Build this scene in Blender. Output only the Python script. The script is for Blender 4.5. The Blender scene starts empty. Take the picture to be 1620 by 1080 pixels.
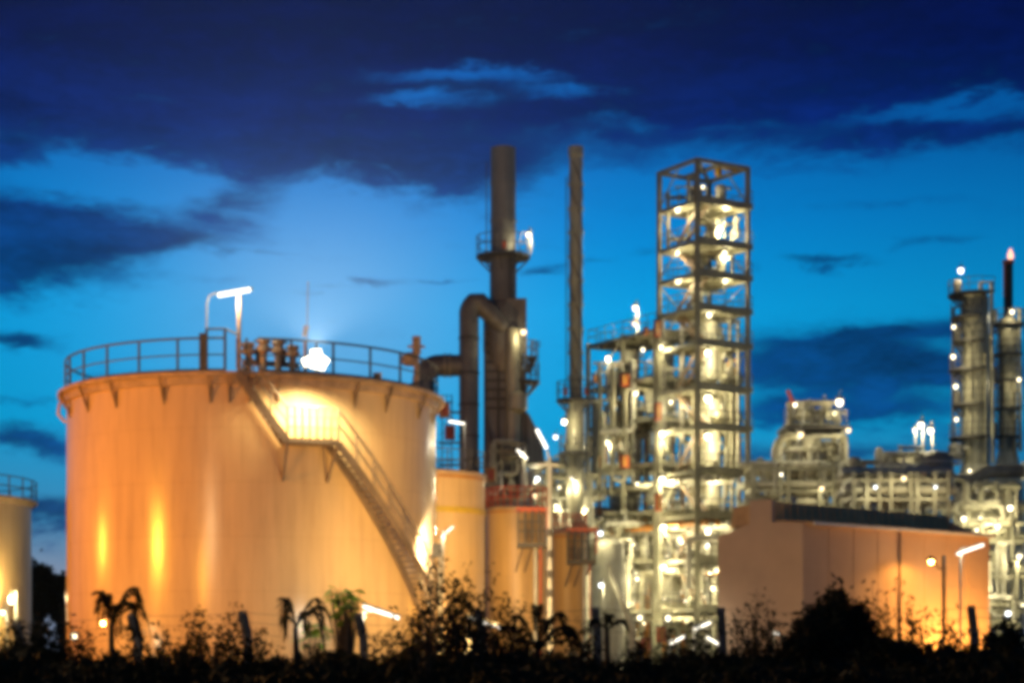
import bpy, math, random
import numpy as np
from mathutils import Vector, Matrix
R = math.radians
random.seed(7)
rng = np.random.default_rng(11)
SC = bpy.context.scene
COL = SC.collection

# ------------------------------------------------------------------ camera, world, exposure
F, HC, HORIZON = 2900.0, 1.7, 1030.0        # focal length in photo pixels, eye height, horizon row
cam_d = bpy.data.cameras.new('camera'); cam = bpy.data.objects.new('camera', cam_d); COL.objects.link(cam)
cam.location = (0, 0, HC); cam.rotation_euler = (R(90), 0, 0)
cam_d.sensor_width = 36; cam_d.sensor_fit = 'HORIZONTAL'; cam_d.lens = F / 1620 * 36
cam_d.shift_y = (HORIZON - 540) / 1620
cam_d.clip_start = 0.5; cam_d.clip_end = 20000
SC.camera = cam
SC.view_settings.view_transform = 'Standard'; SC.view_settings.look = 'None'
SC.view_settings.exposure = 0.0; SC.view_settings.gamma = 1.0
SC.render.film_transparent = False
SC.cycles.use_denoising = True
SC.cycles.max_bounces = 6; SC.cycles.diffuse_bounces = 3; SC.cycles.glossy_bounces = 3
SC.cycles.volume_bounces = 0
SC.cycles.sample_clamp_indirect = 3.0
SC.cycles.use_light_tree = True
SC.cycles.pixel_filter_type = 'BLACKMAN_HARRIS'; SC.cycles.filter_width = 5.0   # the soft lens of the photograph

def P(px, py, Y):
    return Vector(((px - 810) / F * Y, Y, HC + (HORIZON - py) / F * Y))

world = bpy.data.worlds.new("World"); SC.world = world; world.use_nodes = True
world.cycles.sampling_method = 'MANUAL'; world.cycles.sample_map_resolution = 256
nt = world.node_tree; nt.nodes.clear()
def N(t, **kw):
    n = nt.nodes.new(t)
    for k, v in kw.items(): setattr(n, k, v)
    return n
def LK(a, b): nt.links.new(a, b)
def M(op, a, b=None, c=None, clamp=False):
    n = N('ShaderNodeMath', operation=op, use_clamp=clamp)
    for i, v in enumerate((a, b, c)):
        if v is None: continue
        if isinstance(v, (int, float)): n.inputs[i].default_value = v
        else: LK(v, n.inputs[i])
    return n.outputs[0]
tc = N('ShaderNodeTexCoord'); sp = N('ShaderNodeSeparateXYZ'); LK(tc.outputs['Generated'], sp.inputs[0])
az = M('MULTIPLY', M('ARCTAN2', sp.outputs[0], sp.outputs[1]), 180 / math.pi)      # degrees, + to the east
el = M('MULTIPLY', M('ARCSINE', sp.outputs[2]), 180 / math.pi)
def ramp(fac, stops, interp='EASE'):
    n = N('ShaderNodeValToRGB'); cr = n.color_ramp; cr.interpolation = interp
    while len(cr.elements) < len(stops): cr.elements.new(0.5)
    for e, (p, c) in zip(cr.elements, stops):
        e.position = p; e.color = (*c, 1)
    LK(fac, n.inputs[0]); return n.outputs[0]
eln = M('DIVIDE', el, 30.0, clamp=True)
clear = ramp(eln, [(0.0, (.20, .25, .36)), (2.4/30, (.22, .29, .41)), (4.0/30, (.045, .25, .47)), (7/30, (.002, .335, .66)),
                   (10.5/30, (.002, .34, .74)), (13/30, (.001, .235, .64)), (15.5/30, (.0008, .135, .48)), (19/30, (.0008, .08, .38)), (1, (.001, .02, .12))], 'LINEAR')
cloudc = ramp(eln, [(0.0, (.06, .085, .14)), (4/30, (.008, .055, .17)), (7/30, (.0010, .060, .23)), (11/30, (.001, .042, .17)),
                    (14.5/30, (.002, .030, .17)), (16/30, (.0010, .012, .12)), (18/30, (.0004, .0035, .058)), (20/30, (.0003, .002, .036)), (1, (.0006, .002, .03))], 'LINEAR')
def pix(px, py): return math.degrees(math.atan((px - 810) / F)), math.degrees(math.atan((HORIZON - py) / F))
# wispy noise stretched along the horizon
def fbm(kx, ky, seed, detail, rough, dist=0.):
    c_ = N('ShaderNodeCombineXYZ'); LK(M('MULTIPLY', az, kx), c_.inputs[0]); LK(M('MULTIPLY', el, ky), c_.inputs[1]); c_.inputs[2].default_value = seed
    n_ = N('ShaderNodeTexNoise'); n_.inputs['Scale'].default_value = 1.0; n_.inputs['Detail'].default_value = detail; n_.inputs['Roughness'].default_value = rough; n_.inputs['Distortion'].default_value = dist
    LK(c_.outputs[0], n_.inputs['Vector']); return M('SUBTRACT', n_.outputs[0], .5)
na = fbm(.16, .50, 3.7, 8, .60, .5)       # long banks
nb = fbm(.42, 1.10, 9.1, 8, .62, .3)      # billows and torn edges
nc = fbm(1.1, 3.0, 5.3, 8, .66, .6)        # fine streaks
waz = M('ADD', az, M('MULTIPLY', nb, 3.0)); wel = M('ADD', el, M('ADD', M('MULTIPLY', na, 2.2), M('MULTIPLY', nb, 1.0)))
bias = M('ADD', M('MULTIPLY', na, 1.0), M('ADD', M('MULTIPLY', nb, 1.15), M('MULTIPLY', nc, .75)))
# the cloud deck overhead, its edge torn
bias = M('ADD', bias, M('MAXIMUM', M('MINIMUM', M('MULTIPLY', M('SUBTRACT', wel, 14.5), .62), 1.0), -.28))
def gauss(px, py, sx, sy, amp):
    global bias
    a0, e0 = pix(px, py); sa, se = sx / F * 57.3, sy / F * 57.3
    q = M('ADD', M('POWER', M('ABSOLUTE', M('DIVIDE', M('SUBTRACT', waz, a0), sa)), 2.0), M('POWER', M('ABSOLUTE', M('DIVIDE', M('SUBTRACT', wel, e0), se)), 2.0))
    bias = M('ADD', bias, M('MULTIPLY', M('EXPONENT', M('MULTIPLY', q, -1.0)), amp))
for g in [(20, 400, 175, 66, 2.3), (240, 390, 150, 30, 1.0), (370, 335, 90, 26, .9), (0, 275, 50, 22, .9), (200, 225, 300, 40, .5), (420, 415, 90, 7, .45), (1150, 470, 60, 6, .3), (1250, 640, 90, 9, .5), (1420, 545, 200, 9, .6), (180, 600, 60, 7, .4), (560, 268, 260, 34, .8), (740, 285, 140, 44, .8), (420, 300, 60, 30, .6),
          (15, 562, 70, 15, 1.3), (330, 640, 60, 8, .4), (1230, 300, 120, 10, .35), (1420, 330, 160, 10, .35), (30, 650, 90, 10, .6), (50, 708, 95, 22, 1.35), (80, 815, 90, 20, 1.3), (595, 455, 55, 9, .8), (700, 446, 60, 4, .55), (520, 468, 30, 6, .4),
          (1310, 570, 200, 40, 1.5), (1450, 610, 240, 26, 1.2), (1340, 660, 220, 22, 1.3), (1290, 430, 95, 11, 1.0), (1480, 400, 90, 8, .6), (860, 432, 45, 12, .9), (930, 418, 50, 7, .6),
          (1480, 233, 190, 14, .5), (1540, 530, 100, 14, .8), (1300, 725, 260, 18, 1.0), (1030, 405, 40, 8, .5), (1560, 700, 80, 16, .8),
          (745, 122, 150, 16, -1.0), (650, 165, 80, 9, -.8), (885, 152, 75, 10, -.7), (1530, 197, 180, 15, -1.15), (190, 300, 150, 28, -.9), (230, 172, 90, 6, -.35), (520, 330, 120, 28, -.35), (1300, 290, 260, 22, -.3), (1080, 205, 120, 8, -.2)]:
    gauss(*g)
mr = N('ShaderNodeMapRange', interpolation_type='SMOOTHSTEP'); LK(bias, mr.inputs[0]); mr.inputs[1].default_value = -.22; mr.inputs[2].default_value = .95
cl = M('MULTIPLY', mr.outputs[0], .96)
cvar = M('ADD', 1.0, M('ADD', M('MULTIPLY', na, 1.9), M('ADD', M('MULTIPLY', nb, 1.5), M('MULTIPLY', nc, 1.2))))
cm = N('ShaderNodeMix', data_type='RGBA', blend_type='MULTIPLY'); cm.inputs[0].default_value = 1; LK(cloudc, cm.inputs[6])
ccv = N('ShaderNodeCombineColor'); [LK(cvar, ccv.inputs[i]) for i in range(3)]; LK(ccv.outputs[0], cm.inputs[7]); cloudc = cm.outputs[2]
# the west (just left of the stack) is the brighter side of the sky
azg = M('EXPONENT', M('MULTIPLY', M('POWER', M('ABSOLUTE', M('DIVIDE', M('SUBTRACT', az, -4.5), 17.0)), 2.0), -1.0))
azf = M('ADD', .60, M('MULTIPLY', azg, .52))
glow = N('ShaderNodeMix', data_type='RGBA', blend_type='MULTIPLY'); glow.inputs[0].default_value = 1
LK(clear, glow.inputs[6]); cmbf = N('ShaderNodeCombineColor'); [LK(azf, cmbf.inputs[i]) for i in range(3)]; LK(cmbf.outputs[0], glow.inputs[7])
veil_az, veil_el = pix(500, 500)  # pale halo of the rim floodlight, painted into the sky
veil_q = M('ADD', M('POWER', M('ABSOLUTE', M('DIVIDE', M('SUBTRACT', az, veil_az), 4.6)), 2.0), M('POWER', M('ABSOLUTE', M('DIVIDE', M('SUBTRACT', el, veil_el), 3.4)), 2.0))
veil_fac = M('MULTIPLY', M('EXPONENT', M('MULTIPLY', veil_q, -1.0)), .36)
lamp_veil = N('ShaderNodeMix', data_type='RGBA'); LK(veil_fac, lamp_veil.inputs[0]); LK(glow.outputs[2], lamp_veil.inputs[6]); lamp_veil.inputs[7].default_value = (.36, .50, .74, 1)
ccm = N('ShaderNodeMix', data_type='RGBA'); LK(M('MULTIPLY', veil_fac, .45), ccm.inputs[0]); LK(cloudc, ccm.inputs[6]); ccm.inputs[7].default_value = (.22, .23, .50, 1); cloudc = ccm.outputs[2]  # clouds tinted by the same painted halo
mixc = N('ShaderNodeMix', data_type='RGBA'); LK(cl, mixc.inputs[0]); LK(lamp_veil.outputs[2], mixc.inputs[6]); LK(cloudc, mixc.inputs[7])
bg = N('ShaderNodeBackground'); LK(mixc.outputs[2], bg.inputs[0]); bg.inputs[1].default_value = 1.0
sky = N('ShaderNodeTexSky', sky_type='NISHITA'); sky.sun_disc = False; sky.sun_elevation = R(-4.0); sky.sun_rotation = R(-6)
bg2 = N('ShaderNodeBackground'); LK(sky.outputs[0], bg2.inputs[0]); bg2.inputs[1].default_value = .004
add = N('ShaderNodeAddShader'); LK(bg.outputs[0], add.inputs[0]); LK(bg2.outputs[0], add.inputs[1])
wo = N('ShaderNodeOutputWorld'); LK(add.outputs[0], wo.inputs[0])

# ------------------------------------------------------------------ materials
def mat(name, base, rough=.5, metal=0., var=.25, scale=1.5, stretch=(1, 1, 1), base2=None, bump=0., bscale=8., coat=0.):
    m = bpy.data.materials.new(name); m.use_nodes = True
    t = m.node_tree; b = t.nodes['Principled BSDF']
    b.inputs['Roughness'].default_value = rough; b.inputs['Metallic'].default_value = metal
    b.inputs['Coat Weight'].default_value = coat; b.inputs['Coat Roughness'].default_value = .12
    tcn = t.nodes.new('ShaderNodeTexCoord'); mp = t.nodes.new('ShaderNodeMapping'); mp.inputs['Scale'].default_value = stretch
    t.links.new(tcn.outputs['Object'], mp.inputs[0])
    nz = t.nodes.new('ShaderNodeTexNoise'); nz.inputs['Scale'].default_value = scale; nz.inputs['Detail'].default_value = 6; nz.inputs['Roughness'].default_value = .65
    t.links.new(mp.outputs[0], nz.inputs['Vector'])
    cr = t.nodes.new('ShaderNodeValToRGB'); e = cr.color_ramp.elements
    e[0].position = .32; e[1].position = .68
    d = base2 or tuple(c * (1 - var) for c in base)
    e[0].color = (*d, 1); e[1].color = (*(min(1, c * (1 + var * .4)) for c in base), 1)
    t.links.new(nz.outputs[0], cr.inputs[0]); t.links.new(cr.outputs[0], b.inputs['Base Color'])
    if bump:
        nb = t.nodes.new('ShaderNodeTexNoise'); nb.inputs['Scale'].default_value = bscale; nb.inputs['Detail'].default_value = 4
        t.links.new(mp.outputs[0], nb.inputs['Vector'])
        bp = t.nodes.new('ShaderNodeBump'); bp.inputs['Strength'].default_value = bump; bp.inputs['Distance'].default_value = .05
        t.links.new(nb.outputs[0], bp.inputs['Height']); t.links.new(bp.outputs[0], b.inputs['Normal'])
    return m
def emit(name, col, s):
    m = bpy.data.materials.new(name); m.use_nodes = True; t = m.node_tree; t.nodes.clear()
    e = t.nodes.new('ShaderNodeEmission'); e.inputs[0].default_value = (*col, 1); e.inputs[1].default_value = s
    o = t.nodes.new('ShaderNodeOutputMaterial'); t.links.new(e.outputs[0], o.inputs[0]); return m
MT = {}
MT['tank'] = mat('tank_paint', (.68, .46, .215), .22, 0, .13, .35, (1, 1, .35), bump=.10, bscale=2.2)
MT['tank_side'] = mat('small_tank_paint', (.70, .44, .17), .4, 0, .14, .4, (1, 1, .4), bump=.08)
MT['rim'] = mat('rim_paint', (.50, .34, .20), .45, 0, .35, 2.5)
MT['steel'] = mat('structural_steel', (.33, .315, .225), .5, .1, .35, 1.2)
MT['dark'] = mat('dark_steel', (.075, .068, .06), .55, .2, .3, 2)
MT['rail'] = mat('painted_rail', (.10, .095, .085), .5, .2, .3, 2)
MT['stair'] = mat('stair_steel', (.22, .15, .09), .5, .1, .3, 2)
MT['galv'] = mat('galvanised', (.50, .49, .42), .42, .2, .25, 3)
MT['clad'] = mat('aluminium_cladding', (.56, .545, .43), .45, .12, .22, 1.6, (1, 1, .5), bump=.06)
MT['clad2'] = mat('weathered_cladding', (.42, .40, .29), .45, .2, .35, 1.3, (1, 1, .4), bump=.08)
MT['duct'] = mat('sooty_duct', (.20, .195, .18), .5, .15, .35, 1.0, (1, 1, .35), bump=.1)
MT['soot'] = mat('soot_black', (.02, .018, .018), .7, 0, .3, 2)
MT['grate'] = mat('grating', (.33, .31, .21), .6, .1, .3, 3)
MT['red'] = mat('red_paint', (.55, .10, .035), .45, 0, .25, 3)
MT['yellow'] = mat('yellow_paint', (.62, .38, .03), .45, 0, .2, 3)
MT['orange'] = mat('orange_pipe_paint', (.55, .24, .05), .45, 0, .2, 3)
MT['conc'] = mat('old_concrete', (.13, .135, .135), .85, 0, .35, 6, bump=.2)
MT['wall'] = mat('rendered_wall', (.56, .385, .26), .7, 0, .12, .5, bump=.05)
MT['roof'] = mat('roof_sheet', (.60, .38, .20), .95, 0, .25, .8)
MT['roof'].node_tree.nodes['Principled BSDF'].inputs['Specular IOR Level'].default_value = .1
MT['white'] = mat('white_paint', (.75, .73, .68), .5, 0, .15, 2)
MT['ground'] = mat('bare_ground', (.07, .06, .045), .95, 0, .4, .2)
MT['gravel'] = mat('yard_concrete', (.22, .20, .17), .9, 0, .3, .3)
MT['leaf'] = mat('leaf', (.045, .06, .02), .55, 0, .5, 3)
MT['leaf_bright'] = mat('young_leaf', (.16, .34, .02), .5, 0, .4, 3)
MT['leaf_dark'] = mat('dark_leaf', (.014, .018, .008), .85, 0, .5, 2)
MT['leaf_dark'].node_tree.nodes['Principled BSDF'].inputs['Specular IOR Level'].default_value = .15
MT['bark'] = mat('bark', (.05, .04, .03), .9, 0, .4, 6)
MT['lampcase'] = mat('lamp_casing', (.16, .16, .15), .5, .4, .2, 4)
MT['globe'] = emit('lamp_glass_warm', (1, .88, .58), 4.5)
MT['globe_hot'] = emit('lamp_glass_bright', (1, .88, .60), 10)
MT['globe_small'] = emit('lamp_glass_soft', (1, .88, .62), 5.5)
MT['globe_cool'] = emit('lamp_glass_cool', (.92, .97, 1), 5)
MT['globe_dim'] = emit('lamp_glass_dim', (1, .74, .40), 3.2)
MT['tube'] = emit('fluorescent_tube', (1, .93, .78), 3.6)
MT['sodium'] = emit('sodium_glass', (1, .52, .13), 60)
MT['flood'] = emit('flood_glass', (1, .90, .66), 9)
MT['flame'] = emit('flame', (1, .45, .30), 2.2)

def add_streaks(m, amt, seam=None):      # weathering: run-down streaks, and the plate joints of a welded shell
    t = m.node_tree; b = t.nodes['Principled BSDF']; src = b.inputs['Base Color'].links[0].from_socket
    tcn = t.nodes.new('ShaderNodeTexCoord'); sx = t.nodes.new('ShaderNodeSeparateXYZ'); t.links.new(tcn.outputs['Object'], sx.inputs[0])
    at = t.nodes.new('ShaderNodeMath'); at.operation = 'ARCTAN2'; t.links.new(sx.outputs[0], at.inputs[0]); t.links.new(sx.outputs[1], at.inputs[1])
    cb = t.nodes.new('ShaderNodeCombineXYZ'); mu = t.nodes.new('ShaderNodeMath'); mu.operation = 'MULTIPLY'; mu.inputs[1].default_value = 16; t.links.new(at.outputs[0], mu.inputs[0])
    mz = t.nodes.new('ShaderNodeMath'); mz.operation = 'MULTIPLY'; mz.inputs[1].default_value = .16; t.links.new(sx.outputs[2], mz.inputs[0])
    t.links.new(mu.outputs[0], cb.inputs[0]); t.links.new(mz.outputs[0], cb.inputs[1])
    nz = t.nodes.new('ShaderNodeTexNoise'); nz.inputs['Scale'].default_value = 1.3; nz.inputs['Detail'].default_value = 7; nz.inputs['Roughness'].default_value = .7; t.links.new(cb.outputs[0], nz.inputs['Vector'])
    cr = t.nodes.new('ShaderNodeValToRGB'); e = cr.color_ramp.elements; e[0].position = .36; e[0].color = (1 - amt, 1 - amt * 1.15, 1 - amt * 1.3, 1); e[1].position = .56; e[1].color = (1, 1, 1, 1); t.links.new(nz.outputs[0], cr.inputs[0])
    mx = t.nodes.new('ShaderNodeMix'); mx.data_type = 'RGBA'; mx.blend_type = 'MULTIPLY'; mx.inputs[0].default_value = 1; t.links.new(src, mx.inputs[6]); t.links.new(cr.outputs[0], mx.inputs[7]); out = mx.outputs[2]
    if seam:
        br = t.nodes.new('ShaderNodeTexBrick'); br.inputs['Scale'].default_value = 1; br.inputs['Brick Width'].default_value = seam[0]; br.inputs['Row Height'].default_value = seam[1]; br.inputs['Mortar Size'].default_value = .022; br.inputs['Mortar Smooth'].default_value = .6
        br.inputs['Color1'].default_value = (1, 1, 1, 1); br.inputs['Color2'].default_value = (.97, .97, .965, 1); br.inputs['Mortar'].default_value = (.91, .90, .88, 1)
        cb2 = t.nodes.new('ShaderNodeCombineXYZ'); m2 = t.nodes.new('ShaderNodeMath'); m2.operation = 'MULTIPLY'; m2.inputs[1].default_value = 7.1; t.links.new(at.outputs[0], m2.inputs[0]); t.links.new(m2.outputs[0], cb2.inputs[0]); t.links.new(sx.outputs[2], cb2.inputs[1]); t.links.new(cb2.outputs[0], br.inputs['Vector'])
        m3 = t.nodes.new('ShaderNodeMix'); m3.data_type = 'RGBA'; m3.blend_type = 'MULTIPLY'; m3.inputs[0].default_value = 1; t.links.new(out, m3.inputs[6]); t.links.new(br.outputs['Color'], m3.inputs[7]); out = m3.outputs[2]
    t.links.new(out, b.inputs['Base Color'])
add_streaks(MT['tank'], .14, (3.7, 1.917)); add_streaks(MT['tank_side'], .18, (3.2, 1.8)); add_streaks(MT['duct'], .35); add_streaks(MT['clad2'], .3); add_streaks(MT['clad'], .25)
def translucent(m, f):
    t = m.node_tree; b = t.nodes['Principled BSDF']; o = [n for n in t.nodes if n.type == 'OUTPUT_MATERIAL'][0]
    tr = t.nodes.new('ShaderNodeBsdfTranslucent'); t.links.new(b.inputs['Base Color'].links[0].from_socket, tr.inputs[0]); ms = t.nodes.new('ShaderNodeMixShader'); ms.inputs[0].default_value = f
    t.links.new(b.outputs[0], ms.inputs[1]); t.links.new(tr.outputs[0], ms.inputs[2]); t.links.new(ms.outputs[0], o.inputs['Surface'])
translucent(MT['leaf_bright'], .6)

# ------------------------------------------------------------------ mesh builder
class MB:
    def __init__(s): s.v = []; s.f = []
    def add(s, vs, fs):
        o = len(s.v); s.v += [tuple(v) for v in vs]; s.f += [tuple(i + o for i in f) for f in fs]; return s
    def hexa(s, a):   # 8 corners, bottom 4 ccw, top 4 ccw
        return s.add(a, [(3, 2, 1, 0), (4, 5, 6, 7), (0, 1, 5, 4), (1, 2, 6, 5), (2, 3, 7, 6), (3, 0, 4, 7)])
    def box(s, c, size, ax=(1, 0), up=(0, 0, 1)):
        c = Vector(c); u = Vector((ax[0], ax[1], 0)).normalized(); w = Vector((0, 0, 1)); v = w.cross(u)
        x, y, z = (q / 2 for q in size)
        return s.hexa([c + u * i * x + v * j * y + w * k * z for k in (-1, 1) for i, j in ((-1, -1), (1, -1), (1, 1), (-1, 1))])
    def bar(s, p, q, w, h=None):
        p, q = Vector(p), Vector(q); d = (q - p).normalized(); h = h or w
        r = d.cross(Vector((0, 0, 1)))
        r = r.normalized() if r.length > 1e-3 else Vector((1, 0, 0))
        n = r.cross(d)
        return s.hexa([b + r * i * w / 2 + n * j * h / 2 for b in (p, q) for i, j in ((-1, -1), (1, -1), (1, 1), (-1, 1))])
    def tube(s, pts, r, n=8, cap=True):
        pts = [Vector(p) for p in pts]; m = len(pts)
        rr = r if isinstance(r, (list, tuple)) else [r] * m
        d0 = (pts[1] - pts[0]).normalized()
        u = d0.cross(Vector((0, 0, 1)))
        u = u.normalized() if u.length > 1e-3 else Vector((1, 0, 0))
        vs = []
        for i in range(m):
            d = (pts[min(i + 1, m - 1)] - pts[max(i - 1, 0)]).normalized()
            u = (u - d * u.dot(d)); u = u.normalized() if u.length > 1e-6 else d.orthogonal().normalized()
            w = d.cross(u)
            for k in range(n):
                a = 2 * math.pi * k / n; vs.append(pts[i] + (u * math.cos(a) + w * math.sin(a)) * rr[i])
        fs = [(i * n + k, i * n + (k + 1) % n, (i + 1) * n + (k + 1) % n, (i + 1) * n + k) for i in range(m - 1) for k in range(n)]
        if cap: fs += [tuple(range(n - 1, -1, -1)), tuple((m - 1) * n + k for k in range(n))]
        return s.add(vs, fs)
    def lathe(s, prof, c, n=24):
        c = Vector(c); vs = []; m = len(prof)
        for r, z in prof:
            for k in range(n):
                a = 2 * math.pi * k / n; vs.append(c + Vector((r * math.cos(a), r * math.sin(a), z)))
        fs = [(i * n + k, i * n + (k + 1) % n, (i + 1) * n + (k + 1) % n, (i + 1) * n + k) for i in range(m - 1) for k in range(n)]
        if prof[0][0] > 1e-4: fs.append(tuple(range(n - 1, -1, -1)))
        if prof[-1][0] > 1e-4: fs.append(tuple((m - 1) * n + k for k in range(n)))
        return s.add(vs, fs)
    def prism(s, poly, ext):
        poly = [Vector(p) for p in poly]; ext = Vector(ext); n = len(poly)
        return s.add(poly + [p + ext for p in poly], [tuple(range(n - 1, -1, -1)), tuple(range(n, 2 * n))] + [(k, (k + 1) % n, n + (k + 1) % n, n + k) for k in range(n)])
    def build(s, name, m, parent=None, loc=None, ang=40):
        if parent is not None: o0 = wloc(parent)
        elif loc is not None: o0 = Vector(loc)
        else:
            a = np.array(s.v); o0 = Vector(((a[:, 0].min() + a[:, 0].max()) / 2, (a[:, 1].min() + a[:, 1].max()) / 2, a[:, 2].min()))
        me = bpy.data.meshes.new(name)
        me.from_pydata([tuple(Vector(v) - o0) for v in s.v], [], s.f); me.update()
        if ang: 
            me.shade_smooth(); me.set_sharp_from_angle(angle=R(ang))
        me.materials.append(MT[m] if isinstance(m, str) else m)
        ob = bpy.data.objects.new(name, me); COL.objects.link(ob)
        if parent is not None: ob.parent = parent
        else: ob.location = o0
        return ob
def wloc(o):
    v = Vector(o.location)
    while o.parent: o = o.parent; v = v + Vector(o.location)
    return v
LABELS = {}
def tag(o, label=None, cat=None, group=None, kind=None):
    if label: o['label'] = label
    if cat: o['category'] = cat
    if group: o['group'] = group
    if kind: o['kind'] = kind
    return o
def thing(name, label, cat, loc, group=None):
    o = bpy.data.objects.new(name, None); COL.objects.link(o); o.location = loc; o.empty_display_size = .3
    return tag(o, label, cat, group)
def point_light(parent, loc, watts, col, rad=.15, name='bulb_light'):
    d = bpy.data.lights.new(name, 'POINT'); d.energy = watts; d.color = col; d.shadow_soft_size = rad
    o = bpy.data.objects.new(name, d); COL.objects.link(o); o.parent = parent; o.location = Vector(loc) - wloc(parent); return o
def spot_light(parent, loc, to, watts, col, deg, rad=.15, blend=.5, name='bulb_light'):
    d = bpy.data.lights.new(name, 'SPOT'); d.energy = watts; d.color = col; d.shadow_soft_size = rad; d.spot_size = R(deg); d.spot_blend = blend
    o = bpy.data.objects.new(name, d); COL.objects.link(o); o.parent = parent; o.location = Vector(loc) - wloc(parent)
    o.rotation_euler = (Vector(to) - Vector(loc)).to_track_quat('-Z', 'Y').to_euler(); return o
WARM, WHITE, SOD = (1, .86, .50), (1, .88, .66), (1, .37, .035)

def arc(c, u, w, r, a0, a1, n=8):
    c, u, w = Vector(c), Vector(u), Vector(w)
    return [c + (u * math.cos(R(a0 + (a1 - a0) * i / n)) + w * math.sin(R(a0 + (a1 - a0) * i / n))) * r for i in range(n + 1)]
# ------------------------------------------------------------------ ground
g = MB(); g.add([(-800, -200, 0), (800, -200, 0), (800, 800, 0), (-800, 800, 0)], [(0, 1, 2, 3)])
tag(g.build('ground', 'ground'), kind='structure')
g = MB(); g.add([(-60, 44, .004), (80, 44, .004), (80, 220, .004), (-60, 220, .004)], [(0, 1, 2, 3)])
tag(g.build('plant_yard', 'gravel'), kind='structure')

# ------------------------------------------------------------------ lamps (shared meshes)
def lamp_mesh():
    pr = {}
    h = MB(); h.lathe([(.05, .30), (.17, .28), (.2, .16), (.2, .12)], (0, 0, 0), 10); pr['housing'] = (h, 'lampcase')
    gl = MB(); gl.lathe([(.0, -.2), (.1, -.17), (.16, -.06), (.165, .05), (.14, .125)], (0, 0, 0), 10); pr['globe'] = (gl, 'globe')
    b = MB(); b.tube([(0, 0, .29), (0, 0, .5), (.12, .2, .62), (.2, .4, .62)], .025, 6); pr['bracket'] = (b, 'galv')
    return pr
LMP = {}
GW = {'globe_cool': 150, 'globe_dim': 90, 'globe': 240, 'globe_hot': 350, 'globe_small': 90, 'sodium': 60}
def wellglass(px, py, Y, label, group='well glass lamps around the plant', s=1.0, g='globe', post=None):
    p = P(px, py, Y)
    o = thing('well_glass_lamp', label, 'lamp', p, group); 
    key = (round(s, 2), g)
    if key not in LMP:
        LMP[key] = []
        for nm, (mb, m) in lamp_mesh().items():
            q = MB(); q.v = [tuple(Vector(v) * s) for v in mb.v]; q.f = mb.f
            c = q.build(nm, g if nm == 'globe' else m, o); c.location = (0, 0, 0)
            # vertices were built relative to the world origin: re-centre on the lamp
            for v in c.data.vertices: v.co = Vector(v.co) + p
            LMP[key].append(c)
    else:
        for c0 in LMP[key]:
            c = c0.copy(); COL.objects.link(c); c.parent = o
    point_light(o, p + Vector((.05, -.12, -.34 * s)), GW[g] * max(s * s, .65 if s < .55 and g[:6] == 'globe_' or s < .55 and g == 'globe' else 0), WARM, .14)
    if post is not None:      # a pole of its own from the lamp down to a floor
        q = MB(); q.tube([p + Vector((.2 * s, .4 * s, .6 * s)), (p.x + .2 * s, p.y + .4 * s, post)], .05, 8); q.build('pole', 'galv', o)
    return o
def tubelamp(p0, p1, label, r=.055, group='fluorescent tube lamps', post=None, mat_='tube', watts=0, aim=None, face=(0, -.8, -.6)):
    a, b = P(*p0), P(*p1); mid = (a + b) / 2
    o = thing('tube_lamp', label, 'lamp', mid, group); r *= .55
    q = MB(); q.tube([a, b], r, 8); q.build('tube', mat_, o)
    fv = Vector(face).normalized(); off = -fv * (r + .05)
    d = (b - a).normalized()
    q = MB(); q.bar(a + off - d * .06, b + off + d * .06, .16, .06); q.build('housing', 'lampcase', o)
    if post is not None:
        if isinstance(post, (int, float)): foot = Vector((mid.x, mid.y + .1, post))
        else: foot = Vector(post)
        top = Vector((foot.x, foot.y, mid.z + .02))
        q = MB(); pts = [foot, top] if (top - mid).length < .35 else [foot, top, mid + off * 1.5]
        q.tube([foot, top], .055, 8)
        if len(pts) == 3: q.tube([top, mid + off * 1.5], .04, 8)
        q.build('pole', 'galv', o)
    if watts: point_light(o, mid + fv * .25, watts, WHITE, .2)
    return o

# ------------------------------------------------------------------ the big tank
TX, TY, TR, TH = -10.07, 71.5, 7.1, 11.5
def shell(px, r=TR, cx=TX, cy=TY):
    a = (px - 810) / F
    A = a * a + 1; B = -2 * (a * cx + cy); C = cx * cx + cy * cy - r * r
    t = (-B - math.sqrt(max(0, B * B - 4 * A * C))) / (2 * A)
    return Vector((a * t, t, 0))
def shell_at(px, py, r=TR, cx=TX, cy=TY):
    q = shell(px, r, cx, cy); return P(px, py, q.y)
def ang_of(px, r=TR): q = shell(px, r); return math.atan2(q.y - TY, q.x - TX)
def cyl_pt(a, r, z): return Vector((TX + r * math.cos(a), TY + r * math.sin(a), z))
NSEG = 160
def ring(prof, c, n=NSEG):   # closed profile swept round
    q = MB(); c = Vector(c); m = len(prof); vs = []
    for r, z in prof:
        for k in range(n):
            a = 2 * math.pi * k / n; vs.append(c + Vector((r * math.cos(a), r * math.sin(a), z)))
    fs = [(i * n + k, i * n + (k + 1) % n, ((i + 1) % m) * n + (k + 1) % n, ((i + 1) % m) * n + k) for i in range(m) for k in range(n)]
    return q.add(vs, fs)
def arc_rail(q, c, r, z, a0, a1, th, n=60):
    c = Vector(c); pts = [c + Vector((r * math.cos(a0 + (a1 - a0) * i / n), r * math.sin(a0 + (a1 - a0) * i / n), z)) for i in range(n + 1)]
    q.tube(pts, th, 6)

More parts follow.
